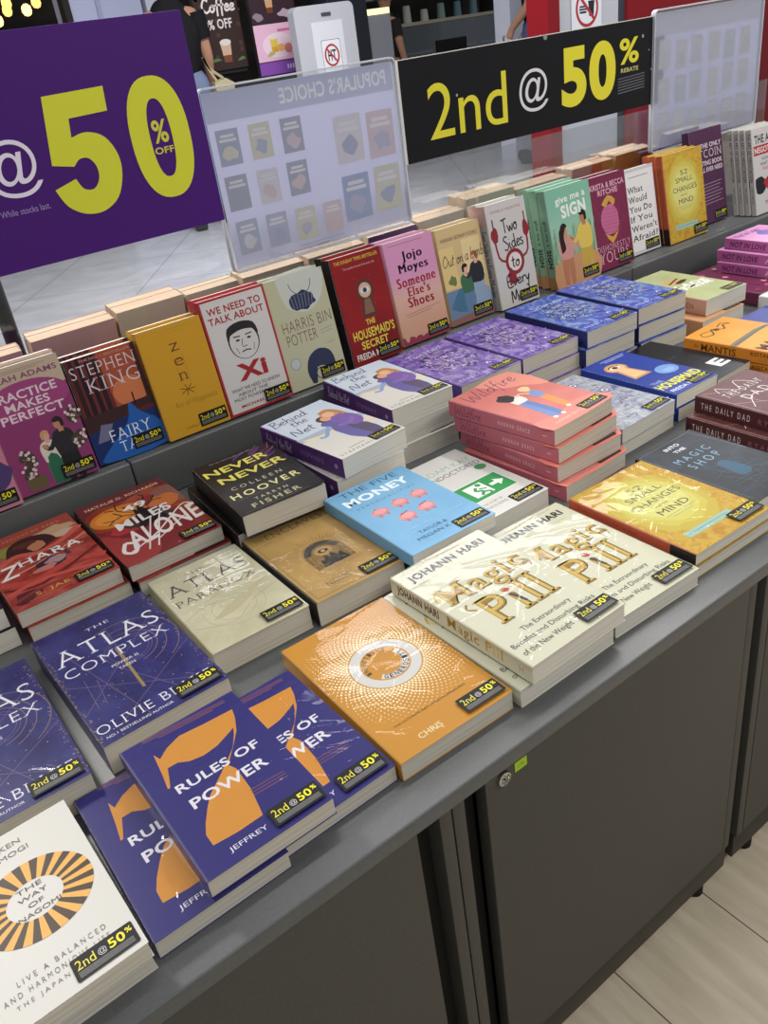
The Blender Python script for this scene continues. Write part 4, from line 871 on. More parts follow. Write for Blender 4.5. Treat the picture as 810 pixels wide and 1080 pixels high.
PURP = M('43106e', .5, spec=.25); YEL = 'd2d33c'
t = empty('sale_sign', (.27, 1.40, Z0 + .384), 'purple sale sign board with huge yellow figure fifty and percent off', 'sign')
mb = MB(); mb.box(-.42, 0, 0, .396, .004, .317, PURP, .0006); o = mb.build('board', t)
a0 = MB(); a = Art(a0, lambda x, y, L: (x / 1000 - .27, -.0004 - L * 1e-5, y / 1000 - .384))
f5 = [(416, 613), (512, 615), (509, 579), (448, 577), (445, 551), (470, 556), (494, 546), (507, 520), (508, 494), (500, 465), (480, 447), (450, 441), (425, 448), (405, 466), (396, 485), (430, 497), (440, 482), (455, 478), (468, 490), (470, 506), (462, 520), (446, 524), (432, 516), (402, 516)]
a.poly([(416, 613), (512, 615), (509, 581), (447, 579), (443, 553)] + catmull([(443, 553), (468, 557), (494, 546), (508, 518), (506, 488), (490, 457), (462, 442), (432, 444), (408, 460), (396, 486)], 4) + [(432, 496)] + catmull([(432, 496), (440, 480), (456, 477), (468, 490), (469, 508), (460, 521), (446, 522), (435, 513)], 4) + [(402, 520)], M(YEL, .4))
v = []; n = 48
for i in range(n + 1):
    q = 2 * pi * i / n; sx = abs(cos(q)) ** .85 * (1 if cos(q) >= 0 else -1); sy = abs(sin(q)) ** .85 * (1 if sin(q) >= 0 else -1)
    v += [(586 + 51 * sx, 529 + 90 * sy), (586 + 19 * sx, 529 + 58 * sy)]
a.put(v, [(2 * i, 2 * i + 1, 2 * i + 3, 2 * i + 2) for i in range(n)], M(YEL, .4))
a.T('@', 304, 486, 383, 566, 'e4dcee', 'r'); a.T('%', 573, 522, 599, 556, 'd0c84a', 'b'); a.T('OFF', 570, 506, 603, 516, 'd0c84a', 'b'); a.T('While stocks last.', 306, 463, 382, 472, '9f8cc0', 'r'); a.T('2nd', 60, 470, 250, 610, M(YEL, .4), 'r')

o = a0.build('lettering', t)

t = empty('sale_sign', (1.505, 1.43, Z0 + .393), 'black sale sign board with yellow second-at-fifty-percent lettering', 'sign')
mb = MB(); mb.box(-.402, 0, 0, .403, .004, .186, M('1a191c', .3), .0006); mb.build('board', t)
mb = MB(); mb.box(-.402, -.0003, .1855, .403, .0043, .187, M('c9c6bd', .4)); mb.box(-.403, -.0003, 0, -.4022, .0043, .187, M('c9c6bd', .4)); mb.build('edge_strip', t)
a0 = MB(); a = Art(a0, lambda x, y, L: (x / 1000 - 1.505, -.0004 - L * 1e-5, y / 1000 - .393))
a.T('2nd', 1167, 428, 1384, 529, M('dcd23c', .4), 'r'); a.T('@', 1421, 437, 1509, 521, 'd8d8da', 'r'); a.T('50', 1552, 428, 1733, 549, M('e0d63c', .4), 'x'); a.T('%', 1747, 492, 1815, 545, M('e0d63c', .4), 'b'); a.T('REBATE', 1752, 475, 1814, 484, 'c9c27a', 'b')
a.lines([((1742, 463 - 6 * k), (1838, 466 - 6 * k)) for k in range(6)], 2.2, '6a6a70'); a.dots([(1829, 543, 4), (1852, 512, 2), (1862, 470, 2.5), (1245, 500, 3)], '9a9a98'); a.ell(1505, 575, 6, 5, '8a8a8c')
a0.build('lettering', t)

def paper_translucent():
    m = bpy.data.materials.new('poster_back'); m.use_nodes = True; N, L = nodes(m); b = N['Principled BSDF']; b.inputs['Base Color'].default_value = srgb('e2e2f4'); b.inputs['Roughness'].default_value = .7
    tr = N.new('ShaderNodeBsdfTranslucent'); tr.inputs[0].default_value = srgb('d2d3f6'); mx = N.new('ShaderNodeMixShader'); mx.inputs[0].default_value = .5
    L.new(b.outputs[0], mx.inputs[1]); L.new(tr.outputs[0], mx.inputs[2]); L.new(mx.outputs[0], N['Material Output'].inputs[0]); return m
PAPER_T = paper_translucent()
def holder(x0, x1, z0, z1, y, label, seed, header):
    t = empty('poster_holder', ((x0 + x1) / 2, y, Z0 + z0), label, 'sign holder', 'pale poster holders between the sale signs'); w = (x1 - x0) / 2; h = z1 - z0; W = w * 1000; H = h * 1000; e = .008
    mb = MB(); pap = PAPER_T; mb.poly([(-w + e, .0042, e), (w - e, .0042, e), (w - e, .0042, h - e), (-w + e, .0042, h - e)], pap)
    a = Art(mb, lambda x, y2, L: (x / 1000, .0039 - L * 1e-5, y2 / 1000)); R = random.Random(seed)
    a.rect(-W + 9, H * .82, W - 9, H - 9, 'c4c8e6' if header else 'd6d7ea')
    if header: a.T("POPULAR'S CHOICE", -W + 60, H * .855, W - 120, H * .94, 'd0d3e6', 'b', mirror=True) if False else a.T("POPULAR'S CHOICE", -W * .42, H * .855, W * .86, H * .94, 'd2d4e6', 'b', mirror=False) if False else a.T("POPULAR'S CHOICE", -W * .25, H * .855, W * .88, H * .94, 'eeeef8', 'b', mirror=True)
    cols = ['8f9fc8', '98a2c0', 'd6d2dc', 'd0b6c4', 'a6a6cc', '8c96b8', 'd4b8c0', 'a0b2d6', '8a90ac', 'cfccb0', '7f96c8', 'b0a8c8']
    def soft(h, k):
        v = [int(h[i:i + 2], 16) for i in (0, 2, 4)]; g = (0xdf, 0xdf, 0xec); return '%02x%02x%02x' % tuple(int(p * (1 - k) + q * k) for p, q in zip(v, g))
    if header: lay = [(u, v, .105, .19) for v in (.59, .34, .09) for u in (.05, .20, .35)] + [(.50, .09, .10, .18)] + [(u, v, .15, .27) for v in (.46, .12) for u in (.62, .81)]
    else: lay = [(u, v, .10, .2) for v in (.58, .33, .08) for u in (.06, .2, .34, .5, .65, .8)]
    fade = .45 if header else .86
    for i, (u, vv, cw, ch) in enumerate(lay):
        x = -W + u * 2 * W + R.uniform(-3, 3); y2 = vv * H + R.uniform(-4, 4); cw *= 2 * W; ch *= H
        a.rect(x, y2, x + cw, y2 + ch, soft(R.choice(cols), fade)); q = soft(R.choice(cols), fade)
        a.rect(x + cw * .12, y2 + ch * .66, x + cw * .88, y2 + ch * .74, soft('e4e4ee', fade)); a.rect(x + cw * .2, y2 + ch * .78, x + cw * .8, y2 + ch * .86, soft('e4e4ee', fade)); a.blob(x + cw * .5, y2 + ch * .35, cw * .3, ch * .2, q, .35, 9, i)
    a.lines([((-W * .3 + 0, H * .055), (W * .2, H * .06)), ((-W * .1, H * .035), (W * .02, H * .036))], 3, 'bcc0d8')
    o = mb.build('poster', t); o['label'] = 'pale back of a printed poster with faint mirrored print'
    def rr(m, r=.012):
        pts = []
        for cx, cz, a0 in ((w - m - r, h - m - r, 0), (-w + m + r, h - m - r, 90), (-w + m + r, m + r, 180), (w - m - r, m + r, 270)): pts += [(cx + r * cos(radians(a0 + k * 22.5)), cz + r * sin(radians(a0 + k * 22.5))) for k in range(5)]
        return pts
    mb = MB(); mb.prism(rr(0), 0, .0022, ACR); mb.build('front_sheet', t)
    mb = MB(); mb.prism(rr(0), .0058, .008, ACR); mb.build('back_sheet', t)
    mb = MB(); P, Q = rr(0), rr(.0028, .0095); n = len(P); v = [(x, yy, z) for yy in (-.001, .011) for x, z in P] + [(x, yy, z) for yy in (-.001, .011) for x, z in Q]
    f = []
    for i in range(n):
        j = (i + 1) % n
        f += [(i, j, n + j, n + i), (2 * n + i, 3 * n + i, 3 * n + j, 2 * n + j), (i, 2 * n + i, 2 * n + j, j), (n + i, n + j, 3 * n + j, 3 * n + i)]
    mb.mesh(v, f, ACE); mb.build('edge_frame', t, smooth=40)
    # a clear flat leg behind the pages carries the holder
    mb = MB(); mb.box(-.06, .012, -(z0 - STEP_Z) + .0006, .06, .0145, .02, ACR); mb.box(-.06, -.03, -(z0 - STEP_Z) + .0003, .06, .0115, -(z0 - STEP_Z) + .0028, ACR); mb.build('leg', t)
holder(.675, 1.094, .282, .588, 1.425, 'pale acrylic poster holder between purple and black sale signs, mirrored heading', 3, True)
holder(1.865, 2.31, .278, .592, 1.425, 'pale acrylic poster holder at upper right, behind the end of the black sign', 8, False)

# ---------------------------------------------------------------- across the mall aisle
t = empty('barrier_post', (.468, 2.5, 0), 'slim black post standing on the pale floor below the purple sign, far left', 'post')
mb = MB(); mb.cyl((0, 0, 0), .15, .02, BLACK, 32, b=.004); mb.build('base', t, smooth=40); mb = MB(); mb.cyl((0, 0, .019), .022, .92, M('232326', .4), 20, b=.004); mb.build('pole', t, smooth=40)
# security gate pedestal
t = empty('security_gate', (4.33, 6.5, 0), 'light grey anti-theft gate pedestal with a white notice, behind the pale poster holder', 'security gate')
def rpanel(w, z0, z1, r): return [(-w + r - r * cos(k * pi / 12), z1 - r + r * sin(k * pi / 12)) for k in range(7)] + [(w - r + r * sin(k * pi / 12), z1 - r + r * cos(k * pi / 12)) for k in range(7)] + [(w, z0), (-w, z0)]
mb = MB(); mb.prism(rpanel(.29, .05, Z0 + .885, .05), 0, .09, M('b9bac0', .4)); mb.build('housing', t, smooth=40)
mb = MB(); mb.box(-.32, -.06, 0, .32, .15, .05, M('4a4a50', .5), .006); mb.build('base', t, smooth=40)
mb = MB(); mb.box(-.03, -.006, Z0 + .80, .06, 0, Z0 + .825, M('4a4a50')); mb.build('indicator', t)
mb = MB(); mb.box(-.14, -.003, Z0 + .30, .16, -.0005, Z0 + .765, M('d5d6dc', .5)); a = Art(mb, lambda x, y, L: (x / 1000, -.0035 - L * 2e-4, Z0 + y / 1000))
a.rect(-80, 340, 120, 640, 'dedfe4'); a.rect(-74, 346, 114, 634, '50525a', r=14); a.rect(-70, 350, 110, 630, 'e2e3e6', r=14); a.ell(20, 520, 74, 82, 'b03a3e'); a.ell(20, 520, 58, 66, 'e2e3e6'); a.T('HT', -20, 480, 60, 560, '33343a', 'b'); a.line([(-30, 575), (70, 465)], 14, 'b03a3e')
mb.build('notice', t)
t = empty('shop_pillar', (5.0, 7.4, 0), 'dark upright frame beside the grey gate pedestal, lit ledge at its top', 'pillar')
mb = MB(); mb.box(-.02, 0, 0, .42, .2, Z0 + 1.6, M('2b2e36', .5), .01); mb.build('upright', t, smooth=40)
mb = MB(); mb.box(.421, .05, 0, .72, .2, Z0 + .78, M('8f8f98', .5)); mb.build('side_panel', t); mb = MB(); mb.box(.422, .04, Z0 + .781, .71, .2, Z0 + .83, M('f0d9a0', .5, emit=1.6)); mb.build('lit_ledge', t)
def poster_board(x0, x1, z0, z1, y, label, fn, back='3a2c2a'):
    t = empty('poster_stand', ((x0 + x1) / 2, y, 0), label, 'poster'); w = (x1 - x0) / 2
    mb = MB(); mb.box(-w, 0, Z0 + z0, w, .02, Z0 + z1, M(back, .45)); a = Art(mb, lambda x, yy, L: (x / 1000, -.0006 - L * 3e-4, Z0 + z0 + yy / 1000)); a.W = 2 * w * 1000; a.H = (z1 - z0) * 1000; fn(a); mb.build('print', t)
    mb = MB(); mb.box(-w, .021, Z0 + z0 - .03, w, .05, Z0 + z1 + .02, M('26262a', .5)); mb.build('frame', t)
    mb = MB(); mb.box(-.04, .055, 0.02, .04, .09, Z0 + z0 + .2, BLACK); mb.box(-.14, -.06, 0, .14, .12, .02, BLACK); mb.build('post', t)
def fcup(a, x, y, s, c1, c2):
    a.poly([(x - .2 * s, y), (x + .2 * s, y), (x + .28 * s, y + .8 * s), (x - .28 * s, y + .8 * s)], c1); a.poly([(x - .21 * s, y), (x + .21 * s, y), (x + .23 * s, y + .3 * s), (x - .23 * s, y + .3 * s)], c2); a.ell(x, y + .84 * s, .3 * s, .14 * s, 'd8cfc8')
def fcoffee(a):
    x = -a.W / 2
    R = random.Random(2); a.dots([(R.uniform(-200, 200), R.uniform(20, a.H - 20), R.uniform(6, 22)) for _ in range(30)], '4e3c38')
    a.pen('Coffee', x + 70, 410, x + 360, 500, 'e0d8d4', 15); a.T('50% OFF', x + 20, 290, x + 310, 360, 'd8d2d0', 'b'); fcup(a, 20, 50, 170, 'c8a890', '7a4a34'); a.poly([(-140, 60), (-90, 90), (-40, 70)], '5a7a4a', 2); a.poly([(100, 50), (150, 80), (180, 60)], '5a7a4a', 2)
poster_board(3.45, 3.84, .53, 1.15, 7.0, 'dark coffee poster with white lettering and an iced cup, upper left', fcoffee)
def fpink(a):
    x = -a.W / 2; a.rect(x, 100, -x, 365, 'd9aec4'); a.rect(x, 0, -x, 92, '7d4a9e'); a.lines([((60 + 26 * k, 30), (60 + 26 * k, 62)) for k in range(5)], 14, 'cdb8de'); a.ell(0, 210, 150, 90, 'e2c6d2'); fcup(a, -40, 160, 130, 'd8b84a', 'd09a3a'); a.ell(90, 180, 38, 36, 'cc7a7a'); a.poly([(-120, 130), (-40, 150), (-90, 170)], '9aae5a', 2); a.ell(20, 190, 40, 26, 'd8a85a'); a.lines([((10, 315), (190, 315))], 16, 'c2688c')
    a.rect(x, 370, -x, 700, '3a2a30'); fcup(a, -30, 440, 130, 'c09a70', '6a4028'); a.blob(110, 430, 60, 30, 'b09aa8', .3, 10, 3); a.blob(-150, 420, 50, 26, '8a7884', .3, 10, 4)
poster_board(3.86, 4.28, .44, 1.10, 6.85, 'pink fruit-drink poster with a purple base band, left of the grey gate pedestal', fpink)
t = empty('wall_notice', (5.03, 4.396, Z0 + .30), 'white no food or drink notice on the pale wall, above the black sign', 'notice')
mb = MB(); mb.box(-.15, -.004, 0, .145, 0, .46, M('d6d7dc', .5)); a = Art(mb, lambda x, y, L: (x / 1000, -.0045 - L * 1e-4, y / 1000))
a.ell(0, 290, 112, 112, 'a8323a'); a.ell(0, 290, 92, 92, 'd8d9de'); k = '2a2a30'
a.poly([(20, 240), (64, 240), (72, 320), (12, 320)], k); a.line([(44, 320), (54, 360)], 8, k); a.rect(10, 320, 74, 330, k); a.rect(-74, 262, -8, 274, k); a.rect(-78, 280, -4, 290, k); a.rect(-74, 296, -8, 306, k); a.line([(-66, 356), (66, 224)], 20, 'a8323a'); a.T('NO FOOD', -110, 110, 110, 150, k, 'b')
mb.build('print_sheet', t)
# far shop: glazed front with a rail, counter, shelf of boxes
t = empty('glass_balustrade', (7.8, 8.9, 0), 'glass balustrade with a pale top rail before the far dark shop', 'railing')
mb = MB(); mb.box(-1.1, 0, .05, 1.2, .012, Z0 + .64, clear_material('smoked_glass', (.55, .6, .64, 1), .05, .5, .05)); mb.build('glass_pane', t); mb = MB(); mb.box(-1.1, -.02, Z0 + .645, 1.2, .04, Z0 + .68, M('a9a48f', .4)); mb.build('rail', t)
for k in range(4): mb = MB(); mb.box(-1.05 + k * .72, .015, 0, -1.0 + k * .72, .05, Z0 + .644, M('4c4f52', .4)); mb.build('upright', t)
t = empty('back_shelf', (8.6, 10.4, 0), 'lit shelf unit of goods deep inside the far shop', 'shelf')
for k in range(4): mb = MB(); mb.box(-1.6, 0, Z0 + .3 + k * .35, 1.4, .4, Z0 + .32 + k * .35, M('8f938c', .5)); mb.build('board', t)
for s in (-1.6, 1.38): mb = MB(); mb.box(s, 0, 0, s + .03, .4, Z0 + 1.5, M('3a3c3c', .5)); mb.build('side_panel', t)
R = random.Random(9)
for k in range(2, 4):
    for i in range(9):
        mb = MB(); hh = R.uniform(.12, .24); mb.cyl((0, 0, 0), .06, hh, M(R.choice(['c9cfc4', '8fa8a0', 'b9a878', '6f8f9a']), .4), 16, r2=.05, b=.01)
        tag(mb.build('jar', None, (7.15 + i * .31, 10.55, Z0 + .3205 + (k - 1) * .35), smooth=40), ['jar on the lower board of the lit shelf deep inside the far shop', 'jar on the upper board of the lit shelf deep inside the far shop'][k - 2], 'jar', ['jars on the lower board', 'jars on the upper board'][k - 2])
# warm lamps hanging in the far left shop
for i, (x, z) in enumerate(((2.33, 1.2), (2.5, 1.14), (2.62, 1.2), (2.30, 1.09), (2.42, 1.17))):
    t = empty('pendant_lamp', (x * 1.15, 9.2 + .1 * i, Z0 + z + .1), ['warm pendant lamp nearest the upper left corner', 'warm pendant lamp low in the middle of the lit cluster', 'warm pendant lamp at the right end of the cluster, by the dark post', 'lowest warm pendant lamp at the left picture edge', 'warm pendant lamp high in the middle of the cluster'][i], 'lamp', 'warm lamps in the far left shop')
    mb = MB(); mb.lathe((0, 0, -.05), [(.001, 0), (.03, .01), (.045, .04), (.04, .08), (.015, .1), (.001, .1)], M('ffc86a', .4, emit=5 if i % 2 else 2), 16, cap=False); mb.build('bulb', t, smooth=60); mb = MB(); mb.cyl((0, 0, .05), .004, 1.1, BLACK, 8); mb.build('cord', t)
t = empty('chair', (7.05, 7.9, 0), 'dark chair behind the left end of the black sign', 'chair')
mb = MB(); mb.box(-.22, -.22, .44, .22, .22, .48, BLACK, .01); mb.build('seat', t); mb = MB(); mb.box(-.22, .2, .5, .22, .24, Z0 + .47, BLACK, .01); mb.build('backrest', t)
for sx in (-.19, .19):
    for sy in (-.19, .19): mb = MB(); mb.cyl((sx, sy, 0), .018, .44, BLACK, 10); mb.build('leg', t)

# people: one continuous body each, clothing and hair as children
def person(label, loc, yaw, h, top, low, skin, hair, pose, extra=None):
    k = h / 1.72
    J = {'pelvis': (0, 0, .95, .125, .10), 'belly': (0, 0, 1.10, .13, .09), 'chest': (0, .01, 1.30, .15, .10), 'neckb': (0, .01, 1.45, .07, .06), 'neck': (0, 0, 1.50, .05, .05), 'chin': (0, -.02, 1.55, .06, .07), 'head': (0, -.005, 1.63, .075, .095), 'crown': (0, .005, 1.70, .055, .07)}
    E = [('pelvis', 'belly'), ('belly', 'chest'), ('chest', 'neckb'), ('neckb', 'neck'), ('neck', 'chin'), ('chin', 'head'), ('head', 'crown')]
    for s, n in ((-1, 'l'), (1, 'r')):
        st = pose.get('step', .06) * s; arm = pose.get(n, ((.24, .0, 1.12), (.25, -.06, .88)))
        J.update({'sh' + n: (s * .17, .01, 1.40, .06, .06), 'el' + n: (s * arm[0][0], arm[0][1], arm[0][2], .042, .042), 'wr' + n: (s * arm[1][0], arm[1][1], arm[1][2], .028, .022), 'ha' + n: (s * arm[1][0], arm[1][1] - .03, arm[1][2] - .07, .034, .018), 'hip' + n: (s * .09, 0, .88, .09, .09), 'kn' + n: (s * .095, -.01 + st, .49, .058, .058), 'an' + n: (s * .1, st * 1.6 + .02, .09, .04, .04), 'to' + n: (s * .11, st * 1.6 - .14, .035, .035, .03)})
        E += [('chest', 'sh' + n), ('sh' + n, 'el' + n), ('el' + n, 'wr' + n), ('wr' + n, 'ha' + n), ('pelvis', 'hip' + n), ('hip' + n, 'kn' + n), ('kn' + n, 'an' + n), ('an' + n, 'to' + n)]
    names = list(J)
    def skinned(keep, grow, name, mat, sub=2, cut=None):
        nm = [q for q in names if q in keep]; ed = [(nm.index(a), nm.index(b)) for a, b in E if a in nm and b in nm]
        me = bpy.data.meshes.new(name); me.from_pydata([tuple(c * k for c in J[q][:3]) for q in nm], ed, []); o = bpy.data.objects.new(name, me); C.objects.link(o)
        md = o.modifiers.new('skin', 'SKIN'); md.use_smooth_shade = True; md.use_x_symmetry = False
        sv = me.skin_vertices[0].data
        for i, q in enumerate(nm): sv[i].radius = ((J[q][3] + grow) * k, (J[q][4] + grow) * k); sv[i].use_root = False
        sv[0].use_root = True
        ss = o.modifiers.new('sub', 'SUBSURF'); ss.levels = ss.render_levels = sub
        dg = bpy.context.evaluated_depsgraph_get(); m2 = bpy.data.meshes.new_from_object(o.evaluated_get(dg)); bpy.data.objects.remove(o)
        m2.materials.clear(); m2.materials.append(mat); o = bpy.data.objects.new(name, m2); C.objects.link(o)
        m2.polygons.foreach_set('use_smooth', [True] * len(m2.polygons)); return o
    t = empty('person', loc, label, 'person', None, (0, 0, yaw))
    body = skinned(names, 0, 'body', M(skin, .55)); body.parent = t
    sh = skinned(['pelvis', 'belly', 'chest', 'neckb', 'neck', 'shl', 'shr'] + (['ell', 'elr'] if pose.get('long') else []), .03, 'shirt', M(top, .8)); sh.parent = t
    if not pose.get('long'):
        for n, s in (('l', -1), ('r', 1)):
            a, b = Vector(J['sh' + n][:3]), Vector(J['el' + n][:3]); mb = MB(); m = a.lerp(b, .6); dirn = (b - a).normalized(); side = dirn.orthogonal().normalized(); up = dirn.cross(side); vv = []; N_ = 14
            for p, r in ((a, .075), (a.lerp(b, .3), .07), (m, .062)):
                for i in range(N_): q = 2 * pi * i / N_; vv.append(((p + (side * cos(q) + up * sin(q)) * r) * k)[:])
            mb.mesh(vv, [(j * N_ + i, j * N_ + (i + 1) % N_, (j + 1) * N_ + (i + 1) % N_, (j + 1) * N_ + i) for j in (0, 1) for i in range(N_)], M(top, .8)); mb.build('sleeve', t, smooth=60)
    tr = skinned((['belly'] if pose.get('high') else []) + ['pelvis', 'hipl', 'hipr', 'knl', 'knr', 'anl', 'anr'], .036 if pose.get('high') else .018, 'trousers', M(low, .8)); tr.parent = t
    hm = MB(); c = Vector((0, .012, 1.64)); v = []; f = []
    for i in range(9):
        for j in range(16):
            th = i / 8 * 1.75; ph = 2 * pi * j / 16; fr = max(0, -sin(ph)); thh = th * (1 - .42 * fr)
            v.append(((c.x + .092 * sin(thh) * cos(ph)) * k, (c.y + .108 * sin(thh) * sin(ph)) * k, (c.z + .108 * cos(thh)) * k))
    f = [(i * 16 + j, i * 16 + (j + 1) % 16, (i + 1) * 16 + (j + 1) % 16, (i + 1) * 16 + j) for i in range(8) for j in range(16)]
    hm.mesh(v, f, M(hair, .6)); hm.build('hair', t, smooth=80)
    fm = MB(); dk = M('2a2020', .5)
    for s in (-1, 1):
        fm.lathe((s * .03 * k, -.098 * k, 1.635 * k), [(.001, -.004), (.009 * k, -.002), (.011 * k, .004)], M('e4dcd4', .4), 12, 'y', False); fm.lathe((s * .03 * k, -.1015 * k, 1.635 * k), [(.0005, -.001), (.005 * k, 0)], dk, 10, 'y', False)
        fm.lathe((s * .08 * k, 0, 1.62 * k), [(.001, -.006), (.02 * k, -.003), (.022 * k, .006)], M(skin, .55), 12, 'y', False)
    fm.poly([(-.006 * k, -.098 * k, 1.64 * k), (.006 * k, -.098 * k, 1.64 * k), (.014 * k, -.115 * k, 1.595 * k), (-.014 * k, -.115 * k, 1.595 * k)], M(skin, .55)); fm.box(-.022 * k, -.098 * k, 1.562 * k, .022 * k, -.09 * k, 1.57 * k, M('8a4a44', .5)); fm.build('face', t)
    for n, s in (('l', -1), ('r', 1)):
        hb = Vector(J['ha' + n][:3]); 
        for q in range(5):
            fm = MB(); off = Vector((0, (-.03 + .016 * q) if q < 4 else -.038, -.02 if q < 4 else .03)); L = (.062, .072, .068, .054, .05)[q]; p0 = hb + off; d = Vector((-s * .25, -.1 if q < 4 else -.6, -1)).normalized(); d2 = Vector((-s * .7, -.1, -.8)).normalized()
            p = [p0, p0 + d * L * .5, p0 + d * L * .5 + d2 * L * .5]; vv = []; r = (.0095, .009, .0065)
            for a_, rr in zip(p, r):
                for i in range(8): vv.append(((a_ + Vector((cos(i * pi / 4) * rr, sin(i * pi / 4) * rr, 0))) * k)[:])
            fm.mesh(vv, [(j * 8 + i, j * 8 + (i + 1) % 8, (j + 1) * 8 + (i + 1) % 8, (j + 1) * 8 + i) for j in (0, 1) for i in range(8)] + [tuple(range(16, 24))], M(skin, .55)); fm.build('thumb' if q == 4 else 'finger', t, smooth=60)
        sm = MB(); ax = Vector(J['to' + n][:3]); sm.box((ax.x - .045) * k, (ax.y - .07) * k, 0, (ax.x + .045) * k, (ax.y + .23) * k, .075 * k, M('2a2a2c', .6), .02 * k); sm.build('shoe', t, smooth=60)
    return t
person('person in black top and blue jeans with a pale shoulder bag, beside the coffee poster', (3.16, 6.86, 0), radians(160), 1.90, '131317', '6a7690', 'a87c64', '1a1614', {'step': .05, 'high': 1, 'l': ((.21, .0, 1.12), (.2, -.1, .9)), 'r': ((.21, .0, 1.12), (.2, -.1, .9))})
t = empty('shoulder_bag', (3.43, 6.74, Z0 + .42), 'pale cream shoulder bag hanging at the hip of the person by the coffee poster', 'bag')
mb = MB(); mb.prism([(-.07, -.16), (.07, -.18), (.09, .02), (.02, .06), (-.08, .04)], -.04, .04, M('b3a684', .7)); mb.build('pouch', t)
mb = MB(); v, f = ribbon(catmull([(-.06, .045), (-.10, .12), (-.14, .22), (-.10, .14), (.0, .06)], 6), .02); mb.mesh([(x, -.045, z) for x, z in v] + [(x, -.041, z) for x, z in v], f + [tuple(i + len(v) for i in q) for q in f], M('a89a78', .7)); mb.build('strap', t)
person('person in a dark navy top and blue jeans standing in front of the white column', (6.14, 5.9, 0), radians(200), 1.90, '14161f', '3f5070', 'a87c64', '1a1614', {'step': .04, 'high': 1, 'l': ((.2, .02, 1.15), (.16, -.16, 1.0)), 'r': ((.2, .02, 1.15), (.16, -.16, 1.0))})
person('person in a dark top and tan trousers far behind, left of the black sign', (6.30, 8.3, 0), radians(90), 1.62, '2a2622', '7d5c36', 'b98a70', '201816', {'step': .12})
# ---------------------------------------------------------------- the flat piles
B = book; R90 = radians
def again(root, x, y, z, deg, label, **k): return dup(root, (x, y, Z0 + z), (0, 0, radians(deg)), label, **k)
NB = 'paperback_book'
G7 = 'orange seven books'
s7 = B(NB, 'purple-blue book with orange numeral seven lying on top of two copies', .129, .198, .0205, M('343074', .36), art_seven, group=G7, film=1); put(s7, .089, .492, .0212, .2)
again(s7, .0335, .488, 0, .2, 'purple-blue orange-seven book underneath, at left beside the white radial-sun book', group=G7)
again(s7, .1635, .499, 0, .8, 'purple-blue orange-seven book underneath, at right beside the amber dotted book', group=G7)
b = B(NB, 'amber yellow book with grey ring and halo of pale dots', .147, .234, .024, M('c88f36', .36), art_inf, film=2); put(b, .2945, .495, 0, -1.1)
GM = 'cream gold-lettered books'
mg = B(NB, 'cream book with large gold title, top copy overlapping its neighbours', .148, .238, .0245, M('d3d2bb', .36), art_magic, spine_magic, M('cfcbb2', .4), group=GM, pages=PAGES_PALE, film=3); put(mg, .460, .481, .0262, .7)
again(mg, .4462, .486, 0, .2, 'cream gold-lettered book at the bottom, only its edge showing beside the amber book', group=GM)
again(mg, .6005, .490, 0, -1.6, 'cream gold-lettered book lying to the right, against the red spine of the yellow book', group=GM)
C52 = MN('yellow_speckle', [(.3, 'b8842a'), (.45, 'c29a36'), (.6, 'c8aa40'), (.75, 'b8802c')], (70, 90, 30), 3, .8, .36)
b52 = B(NB, 'yellow speckled mind book lying flat at the table front, upper copy', .152, .208, .0168, C52, art_52, spine_52, 'b8563c', group='flat yellow mind books', pages=PAGES_PALE, film=4); put(b52, .757, .497, .0172, -1.2)
again(b52, .7585, .4945, 0, -.8, 'yellow speckled mind book under the upper copy at the table front', group='flat yellow mind books')
b = B(NB, 'black and blue book with pale blue title beside the yellow mind book', .130, .2, .030, MN('night_blue', [(.35, '16181d'), (.55, '1d222a'), (.7, '2a3440')], (22, 30, 10), 4, 1, .34), art_shop, pages=PAGES_PALE); put(b, .9185, .516, 0, 0)
b = B(NB, 'white book with black and amber radial sun, front left corner of the table', .149, .198, .0178, M('c4c2bc', .4), art_nagomi, group='radial sun books'); put(b, -.1185, .477, .0182, 1.4)
again(b, -.1195, .480, 0, 1.0, 'white radial-sun book under the upper copy, only its page edge showing', group='radial sun books')
# second row
CX = MN('indigo', [(.3, '2b2a5c'), (.5, '35356e'), (.7, '40407c')], (24, 24, 24), 3, .5, .36)
cx = B(NB, 'indigo book with white serif title and bronze star lines, whole cover in view', .148, .242, .040, CX, art_complex, group='indigo star books', film=7); put(cx, .079, .713, 0, .9)
again(cx, -.0895, .690, 0, -.6, 'indigo star-line book cut off by the left picture edge', group='indigo star books')
b = B(NB, 'pale cream-green book with grey serif title and fine swirling lines', .133, .206, .034, MN('pale_sage', [(.3, 'b9b596'), (.7, 'cfcab0')], (14, 14, 14), 4, 1, .38), art_paradox, film=8); put(b, .2335, .772, 0, -1.2)
b = B(NB, 'tan parchment-coloured book with a dark eye-and-gate emblem', .136, .205, .036, MN('parchment', [(.3, 'ab8a52'), (.7, 'bf9c60')], (20, 20, 20), 4, .5, .38), art_enc, None, '33312d', film=9); put(b, .3725, .762, 0, -1.6)
g = B(NB, 'green-covered book hidden under the sky blue piggy book, green edge showing', .118, .2, .033, M('2f7a44', .4), None, stick=False); put(g, .5175, .735, 0, 0)
b = B(NB, 'sky blue book with five pink piggy banks', .141, .214, .021, MN('sky_blue', [(.2, '5b90b8'), (.8, '7fb2d4')], (6, 6, 6), 2, 0, .34), art_money, None, '6fa0c4', pages=PAGES_PALE); put(b, .503, .730, .0352, -1.2)
b = B(NB, 'white book with a green exit-man sign, half covered by the blue piggy book', .126, .205, .034, M('cbcac6', .4), art_undoc, None, 'bdbcb8', pages=PAGES_PALE); put(b, .641, .748, 0, 0)
